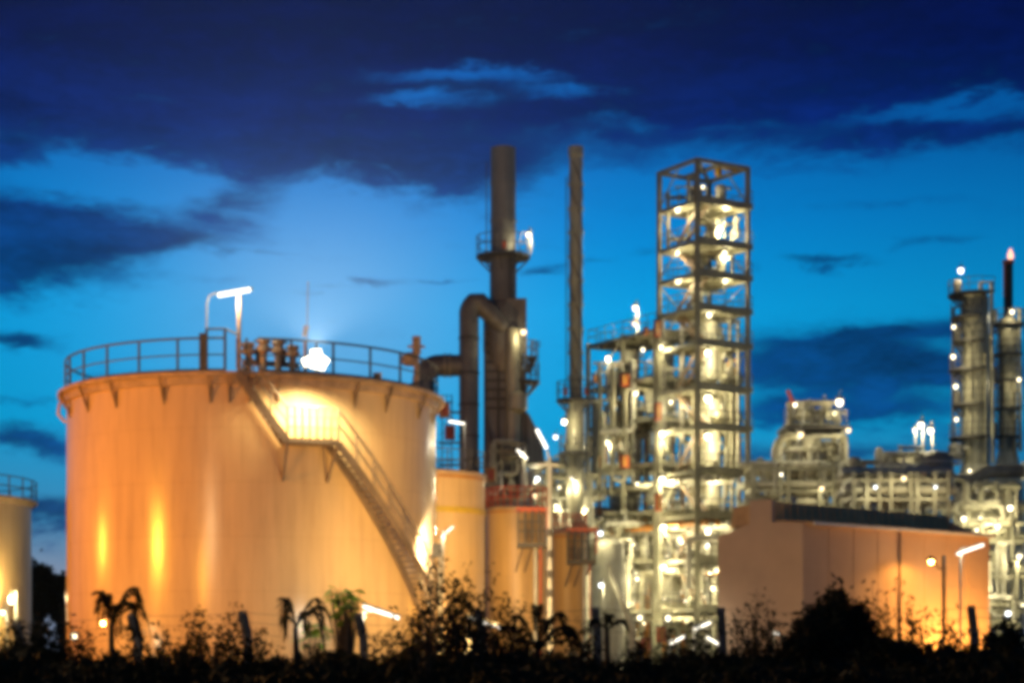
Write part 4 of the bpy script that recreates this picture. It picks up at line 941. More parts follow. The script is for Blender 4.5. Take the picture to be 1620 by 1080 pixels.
tangle(835, 935, 700, 880, 124, 4, 40, 'tangled pipes behind the small tanks and slender stack', 52)
tangle(770, 835, 690, 800, 112, 2, 14, 'tangled pipes at the foot of the thick stack', 53)
tangle(1190, 1240, 725, 800, 126, 2, 14, 'tangled pipes behind the gable wall', 54)
# tall columns at the right edge
def column(px, w, ytop, ybot, Y, label, plats, skirt=True, m='clad2'):
    c = P(px, 0, Y); c.z = 0; r = W(w / 2, Y); zt, zb = P(0, ytop, Y).z, P(0, ybot, Y).z
    o = thing('distillation_column', label, 'column', c)
    q = MB(); prof = [(r, zb)]
    z = zb + 2
    while z < zt - 1.5: prof += [(r, z - .06), (r + .04, z - .04), (r + .04, z + .04), (r, z + .06)]; z += 2.3
    prof += [(r, zt - r * .7), (r * .8, zt - r * .25), (0, zt)]
    q.lathe(prof, c, 32); q.build('shell', m, o)
    q = MB(); q.lathe([(r * 1.7, 0), (r * 1.7, max(.2, zb - 2.6)), (r + .02, zb)] if skirt else [(r, 0), (r, zb - .01)], c, 32); q.build('skirt', 'clad', o)
    for y, a0, a1, w1 in plats: ring_platform(o, c, r + .02, r + W(w1, Y), P(0, y, Y).z, 1.1, a0, a1, n=14)
    if len(plats) > 1: ladder(o, Vector((c.x - r - .25, c.y - .5, 0)), P(0, plats[-1][0], Y).z, P(0, plats[0][0], Y).z, (.3, 1))
    for k_, (dx_, rr_) in enumerate(((-r - .75, .1), (-r * .55, .09), (r * .5, .12))):
        yy_ = 0 if k_ == 0 else -math.sqrt(max(.01, r * r - dx_ * dx_)) - .18
        q = MB(); q.tube([c + Vector((dx_, yy_, zb * .8)), c + Vector((dx_, yy_, zt - 1.5 - k_ * 2)), c + Vector((dx_ * .5, yy_ * .5, zt - 1.2 - k_ * 2))], rr_, 8); q.build('riser_pipe', 'dark' if k_ == 0 else 'clad2', o)
    for y, a0, a1, w1 in plats[::2]:
        z_ = P(0, y, Y).z; q = MB(); q.box(c + Vector((-r - .5, -.4, z_ + .55)), (.55, .5, 1.05)); q.build('equipment_box', 'dark', o)
    q = MB(); pts = [c + Vector((r * .3, -.3, zt - .25)), c + Vector((r * .3, -.3, zt + .5)), c + Vector((r * 1.0, -r * .8, zt + .5)), c + Vector((r * 1.1, -r * .9, zb))]; q.tube(pts, .16, 8); q.build('overhead_pipe', m, o)
    return o
column(1543, 42, 458, 735, 150, 'thick column with stepped platforms near the right edge', [(466, 100, 300, 22), (502, 110, 270, 18), (540, 110, 280, 14), (585, 110, 280, 20), (640, 110, 280, 16), (692, 100, 290, 20)])
column(1594, 30, 500, 715, 155, 'column with a rounded foot at the right edge, under the flare', [(512, 0, 359.9, 12), (560, 0, 359.9, 9), (602, 0, 359.9, 9), (645, 0, 359.9, 9), (690, 0, 359.9, 8)], True, 'clad2')
c = P(1595, 500, 160); o = thing('flare_stack', 'black flare stack with a pink flame at its tip', 'flare stack', (c.x, 160, 0))
q = MB(); q.tube([(c.x, 160, 0), (c.x, 160, P(0, 412, 160).z)], W(7.5, 160), 16); q.build('shaft', 'soot', o)
q = MB(); q.tube([(c.x - .42, 159.7, P(0, 470, 160).z), (c.x - .42, 159.7, P(0, 417, 160).z)], .1, 6); q.lathe([(W(9, 160), -.3), (W(9, 160), .0)], (c.x, 160, P(0, 412, 160).z), 16); q.build('tip', 'red', o)
fl_ = MB(); z = P(0, 412, 160).z
fl_.lathe([(.05, .05), (.24, .3), (.26, .55), (.17, .85), (.04, 1.15)], (c.x + .2, 160, z - .1), 10); q = fl_.build('flame', 'flame', o)
cyl_at(1512, 735, 700, 24, 149, 'small drum at the foot of the thick column', 'duct'); drum(P(1560, 790, 135), (1, .15, 0), .9, 5.0, 'long dark drum under the columns at the right edge', 'duct')
piping([P(1500, 760, 140), P(1540, 760, 140), P(1560, 745, 140), P(1620, 745, 140)], .5, 'fat dark pipe crossing in front of the right columns', 'duct')
# ------------------------------------------------------------------ gabled building on the right
th = R(42); U = Vector((math.cos(th), math.sin(th), 0)); V = Vector((-math.sin(th), math.cos(th), 0))
B0 = Vector((W(1270 - 810, 80), 80, 0)); BL, BD = 14.3, 4.9
ZE = P(0, 827, 80).z; ZP = ZE + 1.05
bd = thing('gabled_building', 'windowless gabled building, brown gable and orange lit long wall', 'building', B0 + U * BL / 2 + V * BD / 2)
def G(u, v, z): return B0 + U * u + V * v + Vector((0, 0, z))
q = MB(); q.prism([G(.0, 0, 0), G(0, BD, 0), G(0, BD, ZE - .35), G(0, BD * .62, ZE + .12), G(0, BD * .62, ZP + .12), G(0, BD * .36, ZP + .1), G(0, BD * .36, ZE + .16), G(0, 0, ZE)], U * .25); q.build('gable_wall', 'wall', bd)
q = MB(); q.prism([G(BL, 0, 0), G(BL, BD, 0), G(BL, BD, ZE - .05), G(BL, BD / 2, ZP - .1), G(BL, 0, ZE - .05)], -U * .25); q.build('gable_wall', 'wall', bd)
q = MB(); q.hexa([G(.253, 0, 0), G(BL - .253, 0, 0), G(BL - .253, .25, 0), G(.253, .25, 0), G(.253, 0, ZE - .02), G(BL - .253, 0, ZE - .02), G(BL - .253, .25, ZE - .02), G(.253, .25, ZE - .02)]); q.build('front_wall', 'wall', bd)
q = MB(); q.hexa([G(.253, BD - .25, 0), G(BL - .253, BD - .25, 0), G(BL - .253, BD, 0), G(.253, BD, 0), G(.253, BD - .25, ZE - .4), G(BL - .253, BD - .25, ZE - .4), G(BL - .253, BD, ZE - .4), G(.253, BD, ZE - .4)]); q.build('back_wall', 'wall', bd)
q = MB(); q.prism([G(.26, -.32, ZE - .05), G(.26, BD / 2, ZE + .22), G(.26, BD + .1, ZE - .4), G(.26, BD + .1, ZE - .28), G(.26, BD / 2, ZE + .36), G(.26, -.32, ZE + .07)], U * (BL - .3)); q.build('roof', 'roof', bd)
q = MB(); q.prism([G(.27, BD * .37, ZE + .2), G(.27, BD * .9, ZE + .0), G(.27, BD * .86, ZP - .1), G(.27, BD * .39, ZP + .02)], U * (BL - .9))
for i in range(0, 26):
    u = .4 + (BL - 1.2) * i / 25; q.bar(G(u, BD * .37 - .03, ZE + .2), G(u, BD * .39 - .03, ZP - .02), .06, .04)
q.build('roof_monitor', 'roof', bd)
for u in (3.0, 9.0): q = MB(); q.lathe([(.1, 0), (.1, .35), (.2, .4), (.06, .55)], G(u, BD * .6, ZP - .08), 10); q.build('vent_cowl', 'galv', bd)
q = MB(); q.bar(G(.3, -.38, ZE + .0), G(BL - .1, -.38, ZE + .0), .12, .14); q.build('gutter', 'white', bd)
q = MB(); q.tube([G(BL * .49, -.07, ZE - .1), G(BL * .49, -.07, 0)], .06, 8); q.build('downpipe', 'rim', bd)
q = MB(); q.bar(G(.26, -.012, 1.0), G(BL - .26, -.012, 1.0), .02, .1); q.build('plinth_band', 'rim', bd)
for k in range(1, 8):
    if k != 4: q = MB(); q.bar(G(BL * k / 8, -.004, .2), G(BL * k / 8, -.004, ZE - .1), .03, .012); q.build('wall_joint', 'roof', bd)
for z_ in (2.4, 4.8): q = MB(); q.bar(G(.3, -.004, z_), G(BL - .3, -.004, z_), .012, .03); q.build('wall_joint', 'wall', bd)
# sodium lamp post in front of the long wall
Yq = 83.6; b = P(1493, 1030, Yq); b.z = 0
o = thing('wall_lamp_post', 'thin post with a shaded orange lamp before the long wall of the building', 'lamp post', b)
q = MB(); zt = P(0, 878, Yq).z; q.tube([b, (b.x, b.y, zt)], .09, 8); q.tube([(b.x, b.y, zt - .5), P(1486, 900, Yq), P(1478, 888, Yq)], .04, 6); q.build('pole', 'dark', o)
lp = P(1473, 887, Yq)
q = MB(); q.lathe([(.0, -.14), (.08, -.1), (.11, .0), (.1, .1)], lp, 10); q.build('globe', 'sodium', o)
q = MB(); q.lathe([(.24, .02), (.22, .11), (.08, .22)], lp, 14); q.build('shade', 'dark', o)
spot_light(o, lp + Vector((0, .1, -.18)), lp + V * 1.2 + Vector((0, 0, -2.6)), 240, (1, .46, .09), 150, .12, .35)
tubelamp((1514, 876, Yq), (1556, 861, Yq), 'bright tilted tube lamp before the right end of the long wall', .085, post=(P(1520, 0, Yq).x, Yq + .1, 0), watts=90)
# low sodium floodlights hidden by the hedge at the foot of that wall
for u, w, l in ((9.6, 3000, 'low orange floodlight at the foot of the long wall'), (12.9, 1700, 'low orange floodlight at the right end of the long wall')):
    p = G(u, -2.6, .55); o = thing('hidden_floodlight', l, 'floodlight', p, 'orange floodlights at the foot of the long wall')
    q = MB(); q.box(p, (.4, .2, .3), (U.x, U.y)); q.build('housing', 'lampcase', o); q = MB(); q.box(p + V * .12, (.32, .04, .22), (U.x, U.y)); q.build('glass', 'sodium', o)
    q = MB(); q.tube([p, (p.x, p.y, 0)], .04, 6); q.build('stake', 'dark', o)
    spot_light(o, p + V * .3, p + V * 2 + Vector((0, 0, 1.5)), w, (1, .46, .09), 160, .12, .8)

# ------------------------------------------------------------------ all the lamps
LAMPS = [ # px, py, Y, size, glass, label
 (1112, 296, 132, .9, 'globe', 'lamp directly under the roof frame of the tower'),
 (1072, 333, 132.5, 1, 'globe', 'lamp under the top tower deck, left bay'), (1148, 329, 132.5, 1, 'globe', 'lamp under the top tower deck, right bay'),
 (1138, 361, 133, 1.2, 'globe_hot', 'big lamp standing on the second tower deck, right bay'),
 (1072, 400, 132.5, 1, 'globe', 'lamp under the second tower deck, left bay'), (1147, 400, 132.5, 1.1, 'globe', 'lamp under the second tower deck, right bay'),
 (1073, 446, 132.5, 1, 'globe', 'lamp under the third tower deck, left bay'), (1147, 445, 132.5, 1, 'globe', 'lamp under the third tower deck, right bay'),
 (1122, 498, 131.3, 1.1, 'globe', 'lamp under the fourth tower deck'), (1120, 558, 131.3, 1.2, 'globe_hot', 'lamp under the fifth tower deck, beside the tall vessel'),
 (1046, 549, 132.9, 1, 'globe', 'lamp under the fifth tower deck, left bay'),
 (1120, 630, 131.3, 1.4, 'globe_hot', 'glaring lamp under the sixth tower deck'), (1062, 636, 133, 1, 'globe', 'lamp under the sixth tower deck, left bay'),
 (1048, 686, 133, 1.2, 'globe_hot', 'lamp under the seventh tower deck, left bay'), (1120, 690, 131.3, 1.3, 'globe_hot', 'lamp under the seventh tower deck, right bay'),
 (1048, 758, 133, 1.2, 'globe_hot', 'lamp under the eighth tower deck, left bay'), (1122, 759, 131.3, 1.2, 'globe_hot', 'lamp under the eighth tower deck, right bay'),
 (1050, 833, 133, 1.2, 'globe_hot', 'lamp under the ninth tower deck, left bay'), (1120, 840, 131.3, 1.2, 'globe_hot', 'lamp under the ninth tower deck, right bay'),
 (1050, 896, 133, 1.1, 'globe_hot', 'lamp under the tenth tower deck, left bay'), (1124, 902, 131.3, 1.2, 'globe_hot', 'lamp under the tenth tower deck, right bay'),
 (1012, 976, 133, 1, 'globe', 'lamp under the lowest tower deck level, by the frame'), (1057, 976, 132, 1, 'globe', 'lamp under the lowest tower deck, left bay'),
 (1017, 553, 135.5, 1, 'globe', 'lamp under the roof of the lower frame, inner bay'), (962, 567, 138.5, 1.1, 'globe_hot', 'lamp under the roof of the lower frame beside the white hopper'),
 (1006, 622, 135.5, 1.1, 'globe', 'lamp one storey down in the lower frame, inner bay'), (960, 700, 138.5, 1, 'globe', 'lamp two storeys down in the lower frame, outer bay'),
 (1008, 765, 135.5, 1, 'globe', 'lamp three storeys down in the lower frame, inner bay'), (950, 843, 125.5, 1, 'globe_small', 'lamp right of the farther caged platform'),
 (951, 925, 123, 1.1, 'globe_small', 'lamp low in front of the broad pale vessel'), (1008, 915, 135.5, .9, 'globe', 'lamp five storeys down in the lower frame, inner bay'),
 (1128, 930, 128, .9, 'globe', 'lamp in the foot of the tower close to the gabled building'),
 (828, 525, 114, 1, 'globe_small', 'lamp on the casing shoulder of the thick stack'), (836, 371, 115, 1, 'globe', 'lamp on a pole above the ring platform of the thick stack'),
 (893, 667, 120, 1.0, 'globe_hot', 'lamp left of the slender stack below its platform'), (879, 691, 118, .9, 'globe_small', 'lamp just left of the lower platform of the slender stack'),
 (826, 718, 108, 1.1, 'globe_small', 'lamp on a thin post right of the stack base'), (850, 757, 110, 1, 'globe_small', 'lamp left of the crossarm of the banded pole'),
 (847, 784, 106, .9, 'globe_small', 'lamp above the red rail of the nearer caged platform'), (910, 762, 121, 1, 'globe', 'lamp at the foot of the slender stack'),
 (1183, 750, 134, 1, 'globe', 'lamp on the right column of the tower, eighth deck'),
 (1258, 640, 127, 1.1, 'globe_small', 'lamp beside the slanting red arm'), (1328, 636, 127, 1.4, 'globe_small', 'large lamp at the right rail of the dark platform'),
 (1342, 680, 126, 1.2, 'globe_small', 'lamp hanging off the right end of the dark platform'), (1267, 687, 126, 1.2, 'globe_small', 'lamp under the left end of the dark platform'),
 (1300, 772, 125, 1, 'globe_small', 'lamp low on the fat tan vessel'), (1430, 756, 102.6, .9, 'globe_small', 'lamp before the middle of the pale post rack'),
 (1236, 750, 124, .7, 'globe_small', 'lamp by the pipe behind the gable peak'),
 (1520, 428, 149, 1.2, 'globe_small', 'lamp at the very top of the thick right column'), (1509, 517, 147.5, 1.1, 'globe', 'upper lamp on the left side of the thick right column'),
 (1508, 564, 147.5, 1, 'globe', 'second lamp down the left side of the thick right column'), (1512, 611, 147.5, 1, 'globe', 'third lamp down the left side of the thick right column'),
 (1513, 663, 147.5, 1.2, 'globe', 'lowest lamp on the left side of the thick right column'), (1534, 744, 146, 1.1, 'globe', 'lamp shining on the flared skirt of the thick right column'),
 (1601, 493, 153, 1.2, 'globe', 'lamp at the foot of the black flare shaft'), (1612, 600, 152, 1.1, 'globe', 'lamp on the rightmost column at the edge'),
 (1525, 820, 124, 1.2, 'globe', 'lamp above the right end of the building roof'), (1598, 803, 125, 1.3, 'globe_hot', 'lamp on the upper level of the right pipe rack'),
 (1578, 832, 126, 1.1, 'globe', 'lamp on the second level of the right pipe rack'), (1545, 838, 126, .8, 'globe_small', 'small lamp just past the right end of the roof'),
 (1595, 970, 124, 1, 'globe_small', 'lamp low under the right pipe rack'), (1612, 880, 126, .9, 'globe', 'lamp half way down the right pipe rack at the edge'),
 (930, 872, 142, 1.1, 'globe_hot', 'lamp among the big pale vessels, far left, upper'), (985, 945, 142, 1.1, 'globe_hot', 'lamp low among the big pale vessels, left'), (1082, 862, 142, 1.1, 'globe_hot', 'lamp among the big pale vessels, seen through the tower, upper'), (1085, 950, 142, 1.1, 'globe_hot', 'lamp low among the big pale vessels, seen through the tower'), (1160, 870, 140, 1.0, 'globe', 'lamp between the big pale vessels and the gable'),  # back lights added to brighten the vessels behind the tower
 (880, 800, 124, 1.0, 'globe', 'lamp in front of the fat hooped silver pipe'), (838, 832, 122, .8, 'globe_small', 'lamp behind the nearer caged platform'),
 (1385, 770, 102.6, .5, 'globe_small', 'lamp at the left end of the pale post rack'), (1480, 770, 102.6, .5, 'globe_small', 'lamp at the right end of the pale post rack'), (1560, 770, 132, 1.1, 'globe', 'lamp lighting the long dark drum under the right columns'),
 (960, 1030, 90, .7, 'globe_small', 'lamp near the ground left of the low red box'), (980, 1053, 76, .6, 'globe_small', 'lowest lamp glinting through the undergrowth'),
 (1152, 993, 90, .5, 'globe_small', 'small lamp beside the fence post before the gable'), (1225, 828, 96, .5, 'globe_small', 'small lamp behind the gable wall'),
]
for (px, py, Y, s, gl, lab) in LAMPS: 
    post = None
    if 'thin post' in lab or 'near the ground' in lab or 'lowest lamp glinting' in lab or 'small lamp beside the fence' in lab or 'lamp low in front' in lab: post = 0
    if 'pole above the ring' in lab: post = zp
    rs = random.Random(lab); gl = rs.choice(('globe_cool', 'globe_small', 'globe_dim')) if gl == 'globe_small' else gl
    wellglass(px, py, Y, lab, s=s * (rs.choice((.85, .95)) if 'tower deck' in lab else rs.choice((.68, .78, .88, 1.0))), g=gl, post=post)
rt = random.Random(5)
for k in range(26):
    px, py = rt.uniform(935, 1130), rt.uniform(790, 990)
    wellglass(px, py, rt.uniform(131, 140), 'tiny lamp glinting among the pale pipework at the foot of the tower', 'tiny lamps in the pipework', s=rt.choice((.35, .45, .53)), g=rt.choice(('globe', 'globe', 'globe_dim', 'globe_cool')))
for k in range(9):
    wellglass(rt.uniform(1505, 1618), rt.uniform(790, 985), 124.5, 'tiny lamp glinting in the pipework at the right edge', 'tiny lamps at the right edge', s=.5, g='globe')
for k in range(7):
    wellglass(rt.uniform(838, 932), rt.uniform(730, 850), 122, 'tiny lamp glinting in the pipework behind the small tanks', 'tiny lamps behind the small tanks', s=.5, g='globe')
p_ = T(8.6, 3.0, FZ[0])
for y, lab in ((487, 'upper of two lamps on a short pole over the lower frame'), (512, 'lower of two lamps on a short pole over the lower frame')):
    wellglass(1005, y, p_.y, lab, s=1.05, g='globe', post=FZ[0] if y == 487 else None)
for i, (px, y) in enumerate(((1457, 672), (1472, 681), (1447, 680))):
    wellglass(px, y, 121, ['tallest of three lamps on posts over the tan drum', 'right of three lamps on posts over the tan drum', 'left of three lamps on posts over the tan drum'][i], s=1.1 if i < 2 else .6, g='globe_small', post=P(0, 725, 121).z)
tubelamp((710, 666, 100), (735, 670, 100), 'short tube lamp between the largest tank and the riser pipe', .08, watts=20, post=(P(735, 0, 100).x, 100.3, 0))
tubelamp((849, 679, 78.6), (865, 709, 78.6), 'steep tilted tube lamp at the top of the banded pole', .10, watts=40)
tubelamp((818, 711, 106), (834, 725, 106), 'tilted tube lamp on the casing right of the thick stack', .09)
tubelamp((697, 849, 80), (717, 832, 80), 'small tilted tube lamp against the yellow banded tank', .06, watts=330, post=(P(700, 0, 80).x, 80.3, 0), face=(.5, .5, .2))
tubelamp((574, 958, 60.5), (631, 977, 60.5), 'long tube lamp tilted right in front of the largest tank', .085, watts=420, post=(P(574, 0, 60.5).x, 60.6, 0), face=(0, .3, -.9))
tubelamp((741, 975, 60.5), (792, 992, 60.5), 'tube lamp behind the leafy shrub before the small tanks', .07, watts=180, post=(P(741, 0, 60.5).x, 60.6, 0), face=(0, .5, -.9))
tubelamp((1098, 995, 84), (1124, 984, 84), 'upper tube lamp rising right before the foot of the tower', .08, post=(P(1098, 0, 84).x, 84.2, 0), watts=60)
tubelamp((1060, 1018, 84), (1082, 1006, 84), 'lower tube lamp rising right before the foot of the tower', .07, post=(P(1060, 0, 84).x, 84.2, 0), watts=60)
tubelamp((1118, 1007, 82), (1138, 1019, 82), 'tube lamp falling right beside the fence post near the gable', .07, post=(P(1118, 0, 82).x, 82.2, 0))
tubelamp((1225, 1000, 72), (1248, 1010, 72), 'short tube lamp low before the brown gable', .06, post=(P(1225, 0, 72).x, 72.2, 0))
tubelamp((903, 755, 119), (915, 769, 119), 'short steep tube lamp at the foot of the slender stack', .08)
# unseen warm floods added in the grass to brighten tanks and building corner
for px, Y, w, tx, l in ((800, 58, 8000, 668, 'added hidden fill light aimed at the right flank of the largest tank'), (735, 66, 7000, 728, 'added hidden fill light aimed at the yellow banded tank'), (835, 72, 4000, 820, 'added hidden fill light aimed at the narrow orange tank'), (1250, 68, 900, 1262, 'added hidden fill light aimed at the corner of the gabled building'), (905, 78, 2000, 900, 'added hidden fill light aimed at the shortest orange tank')):
    p = P(px, 1036, Y); o = thing('hidden_floodlight', l, 'floodlight', p, 'added fill lights hidden in the grass')
    q = MB(); q.box(p, (.4, .2, .3)); q.build('housing', 'lampcase', o); q = MB(); q.box(p + Vector((0, .12, 0)), (.32, .04, .22)); q.build('glass', 'globe_small', o)
    q = MB(); q.tube([p, (p.x, p.y, 0)], .04, 6); q.build('stake', 'dark', o)
    t = P(tx, 800, Y + 13); spot_light(o, p + Vector((0, .2, 0)), t, w, (1, .60, .20), 75, .6, .9)

# ------------------------------------------------------------------ dark trees beyond
def leaf_mesh(name, pts, size, m, parent, flat=.4, seed=0):
    r_ = np.random.default_rng(seed); pts = np.asarray(pts, float); n = len(pts)
    d = r_.normal(size=(n, 3)); d /= np.linalg.norm(d, axis=1)[:, None]
    e = r_.normal(size=(n, 3)); e -= d * (e * d).sum(1)[:, None]; e /= np.linalg.norm(e, axis=1)[:, None]
    s = size * r_.uniform(.6, 1.4, n)[:, None]
    v = np.stack([pts - d * s, pts + e * s * flat, pts + d * s, pts - e * s * flat], 1).reshape(-1, 3)
    o0 = np.array(wloc(parent)) if parent else np.array((0, 0, 0))
    me = bpy.data.meshes.new(name); me.vertices.add(4 * n); me.vertices.foreach_set('co', (v - o0).ravel())
    me.loops.add(4 * n); me.loops.foreach_set('vertex_index', np.arange(4 * n)); me.polygons.add(n)
    me.polygons.foreach_set('loop_start', np.arange(n) * 4); me.polygons.foreach_set('loop_total', np.full(n, 4)); me.update(calc_edges=True)
    me.materials.append(MT[m]); ob = bpy.data.objects.new(name, me); COL.objects.link(ob)
    if parent: ob.parent = parent
    return ob
def tree(px, ytop, wpx, Y, label, seed):
    r_ = np.random.default_rng(seed); b = P(px, 1030, Y); b.z = 0; H = P(0, ytop, Y).z; w = W(wpx / 2, Y)
    o = thing('dark_tree', label, 'tree', b); q = MB(); q.tube([b, b + Vector((.2, 0, H * .5)), b + Vector((.1, 0, H * .8))], [.35, .25, .1], 8)
    cl = []
    for k in range(16):
        a = r_.uniform(0, 6.28); zz = r_.uniform(.35, .92) * H; rr = w * r_.uniform(.1, .7); c_ = b + Vector((rr * math.cos(a), rr * math.sin(a), zz)); cl.append((c_, w * r_.uniform(.25, .5)))
        q.tube([b + Vector((.15, 0, zz * .55)), c_], [.12, .04], 5)
    q.build('trunk', 'bark', o); pts = []
    for c_, s in cl:
        g = r_.normal(size=(420, 3)) * s * .55; pts.append(np.array(c_) + g)
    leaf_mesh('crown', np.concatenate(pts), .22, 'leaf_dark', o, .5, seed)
tree(58, 888, 74, 150, 'dark round tree beside the pale tank at the edge', 1); tree(97, 900, 50, 150, 'dark tree touching the orange edge of the largest tank', 2)
tree(1389, 740, 60, 190, 'far dark tree peeping between the tan vessels and drum', 3)

# ------------------------------------------------------------------ fence, plants and undergrowth in front
YF = 38
fence = thing('boundary_fence', 'concrete post fence with cranked tops and barbed wire strands', 'fence', (0, YF, 0))
fp = [(34, 985, -8), (218, 972, -10), (392, 968, -9), (575, 972, -8), (762, 966, -6), (945, 963, -4), (1143, 963, -3), (1340, 968, -4), (1541, 960, -6), (1735, 960, -6)]
tips = []; knees = []
for px, py, dx in fp:
    k = P(px, py + 34, YF); b = Vector((k.x + .04, YF, 0)); t = P(px + dx, py, YF - .25); t.y = YF - .3
    q = MB(); q.bar(b, k, .17, .17); q.bar(k - Vector((0, 0, .03)), t, .15, .15); q.build('post', 'conc', fence); tips.append(t); knees.append(k)
for i, f_ in enumerate((1., .55, .0, -1.6, -3.2)):
    q = MB()
    for a in range(len(tips) - 1):
        pa, pb = (tips[a] * f_ + knees[a] * (1 - f_), tips[a + 1] * f_ + knees[a + 1] * (1 - f_)) if f_ >= 0 else (knees[a] + Vector((0, -.1, f_ * .3)), knees[a + 1] + Vector((0, -.1, f_ * .3)))
        n = 6; q.tube([pa.lerp(pb, j / n) - Vector((0, 0, .05 * math.sin(math.pi * j / n))) for j in range(n + 1)], .0045, 4)
    q.build('wire', 'dark', fence)

def frond(o, base, az_, length, rise, droop, m, seed, leaf=.27):
    r_ = np.random.default_rng(seed); u = Vector((math.cos(az_), math.sin(az_), 0)); pts = []
    for i in range(13):
        t = i / 12; pts.append(Vector(base) + u * length * (t * (1 - .25 * t * t)) + Vector((0, 0, rise * math.sin(min(1, t * 1.15) * math.pi * .62) - droop * t ** 2.6)))
    q = MB(); q.tube(pts, [.022 - .016 * i / 12 for i in range(13)], 5)
    w = Vector((-u.y, u.x, 0))
    for i in range(2, 13):
        for k in (0, .33, .66):
            if i == 12 and k: continue
            p = pts[i].lerp(pts[min(12, i + 1)], k); d = (pts[i] - pts[i - 1]).normalized()
            L = leaf * (1 - abs(i - 6.5) / 11) * r_.uniform(.8, 1.2)
            for s in (-1, 1):
                tip = p + w * s * L * .55 + d * L * .5 - Vector((0, 0, L * r_.uniform(.25, .7)))
                mid = p.lerp(tip, .45) + Vector((0, 0, .03)); q.add([p, mid + d * .028, tip, mid - d * .028], [(0, 1, 2, 3)])
    q.build('frond', m, o)
def palm(px, Y, label, fr_, h, m='leaf_dark'):
    b = P(px, 1030, Y); b.z = 0; o = thing('young_palm', label, 'palm', b)
    q = MB(); q.tube([b, b + Vector((.02, 0, h * .5)), b + Vector((0, 0, h))], [.09, .07, .05], 8); q.build('stem', 'bark', o)
    for i, (a, L, ri_, dr) in enumerate(fr_): frond(o, b + Vector((0, 0, h)), R(a), L, ri_, dr, m, int(px) * 10 + i)
palm(176, 35, 'small palm with drooping fronds against the orange tank wall', [(-5, .85, .72, .55), (15, 1.0, .5, .75), (190, .35, .6, .7), (120, .5, .7, .5), (-60, .6, .5, .7), (40, .8, .8, .4), (150, .5, .75, .5), (-30, 1.0, .6, .9)], 2.25)
palm(468, 34, 'small palm with one fully arched frond near the tank middle', [(5, .95, .62, .95), (170, .25, .6, .7), (60, .5, .4, .5), (200, .3, .3, .5), (-20, .8, .5, .9), (140, .5, .7, .6), (35, .8, .7, .6)], 2.15)
palm(850, 33, 'dark spreading palm before the small tanks', [(20, 1.0, .5, .2), (-10, 1.1, .4, .35), (160, .55, .45, .3), (185, .7, .3, .45), (60, .6, .6, .2), (230, .5, .25, .5), (5, 1.2, .25, .35), (40, .9, .75, .3), (140, .8, .7, .3), (90, .6, .85, .2), (-30, 1.0, .55, .6)], 1.75)
palm(960, 36, 'dark little palm wrapped round a fence post', [(200, .5, .3, .3), (10, .55, .3, .25), (80, .4, .4, .2)], 2.1)
def broadleaf(px, ytop, Y, label, n, m, seed, wpx=60):
    r_ = np.random.default_rng(seed); b = P(px, 1030, Y); b.z = 0; H = P(0, ytop, Y).z; w = W(wpx / 2, Y); o = thing('broadleaf_plant', label, 'plant', b)
    st_ = MB(); lf = MB()
    for i in range(n):
        a = r_.uniform(0, 6.28); t = b + Vector((w * math.cos(a) * r_.uniform(.2, 1), w * math.sin(a) * r_.uniform(.2, 1), H * r_.uniform(.72, 1)))
        st_.tube([b, b.lerp(t, .6) + Vector((0, 0, .1)), t], [.02, .015, .008], 4)
        d = Vector((math.cos(a), math.sin(a), r_.uniform(-.9, .3))).normalized(); s = d.cross(Vector((0, 0, 1))).normalized(); L, wd = r_.uniform(.28, .45), r_.uniform(.09, .14)
        lf.add([t, t + d * L * .35 + s * wd, t + d * L * .75 + s * wd * .7, t + d * L, t + d * L * .75 - s * wd * .7, t + d * L * .35 - s * wd], [(0, 1, 2, 3), (0, 3, 4, 5)])
    st_.build('stem', 'bark', o); lf.build('leaves', m, o)
broadleaf(546, 928, 57.5, 'bright green broad leaved plant catching the lamp light', 110, 'leaf_bright', 3, 52)
broadleaf(497, 985, 57.5, 'dimmer green broad leaved plant left of the brighter one', 40, 'leaf_bright', 4, 50)
def shrub(px, ytop, wpx, Y, label, nb, nl, m='leaf_dark', seed=0, lsize=.075, spread=.10, name='wild_shrub', cat='shrub', low=.25):
    r_ = np.random.default_rng(seed); b = P(px, 1030, Y); b.z = 0; H = P(0, ytop, Y).z; w = W(wpx / 2, Y); o = thing(name, label, cat, b)
    q = MB(); pts = []
    for i in range(nb):
        a = r_.uniform(0, 6.28); f_ = r_.uniform(.0, 1.0) ** .6; hh = H * (1 - .42 * f_ ** 2) * r_.uniform(.82, 1.0) if i else H
        if not i: f_ = .1
        tip = b + Vector((w * f_ * math.cos(a), w * f_ * math.sin(a) * .8, hh)); mid = b.lerp(tip, .5) + Vector((r_.normal() * .08, r_.normal() * .08, .15 * hh * f_))
        cv = [b * (1 - t) ** 2 + mid * 2 * t * (1 - t) + tip * t * t for t in np.linspace(0, 1, 8)]
        q.tube(cv, [.018 - .014 * k / 7 for k in range(8)], 4)
        for k in range(nl):
            t = r_.uniform(low, 1.02); c_ = cv[min(7, int(t * 7))].lerp(cv[min(7, int(t * 7) + 1)], (t * 7) % 1); pts.append(np.array(c_) + r_.normal(size=3) * spread * (1.2 - .6 * t))
    q.build('stem', 'bark', o); leaf_mesh('foliage', pts, lsize, m, o, .38, seed)
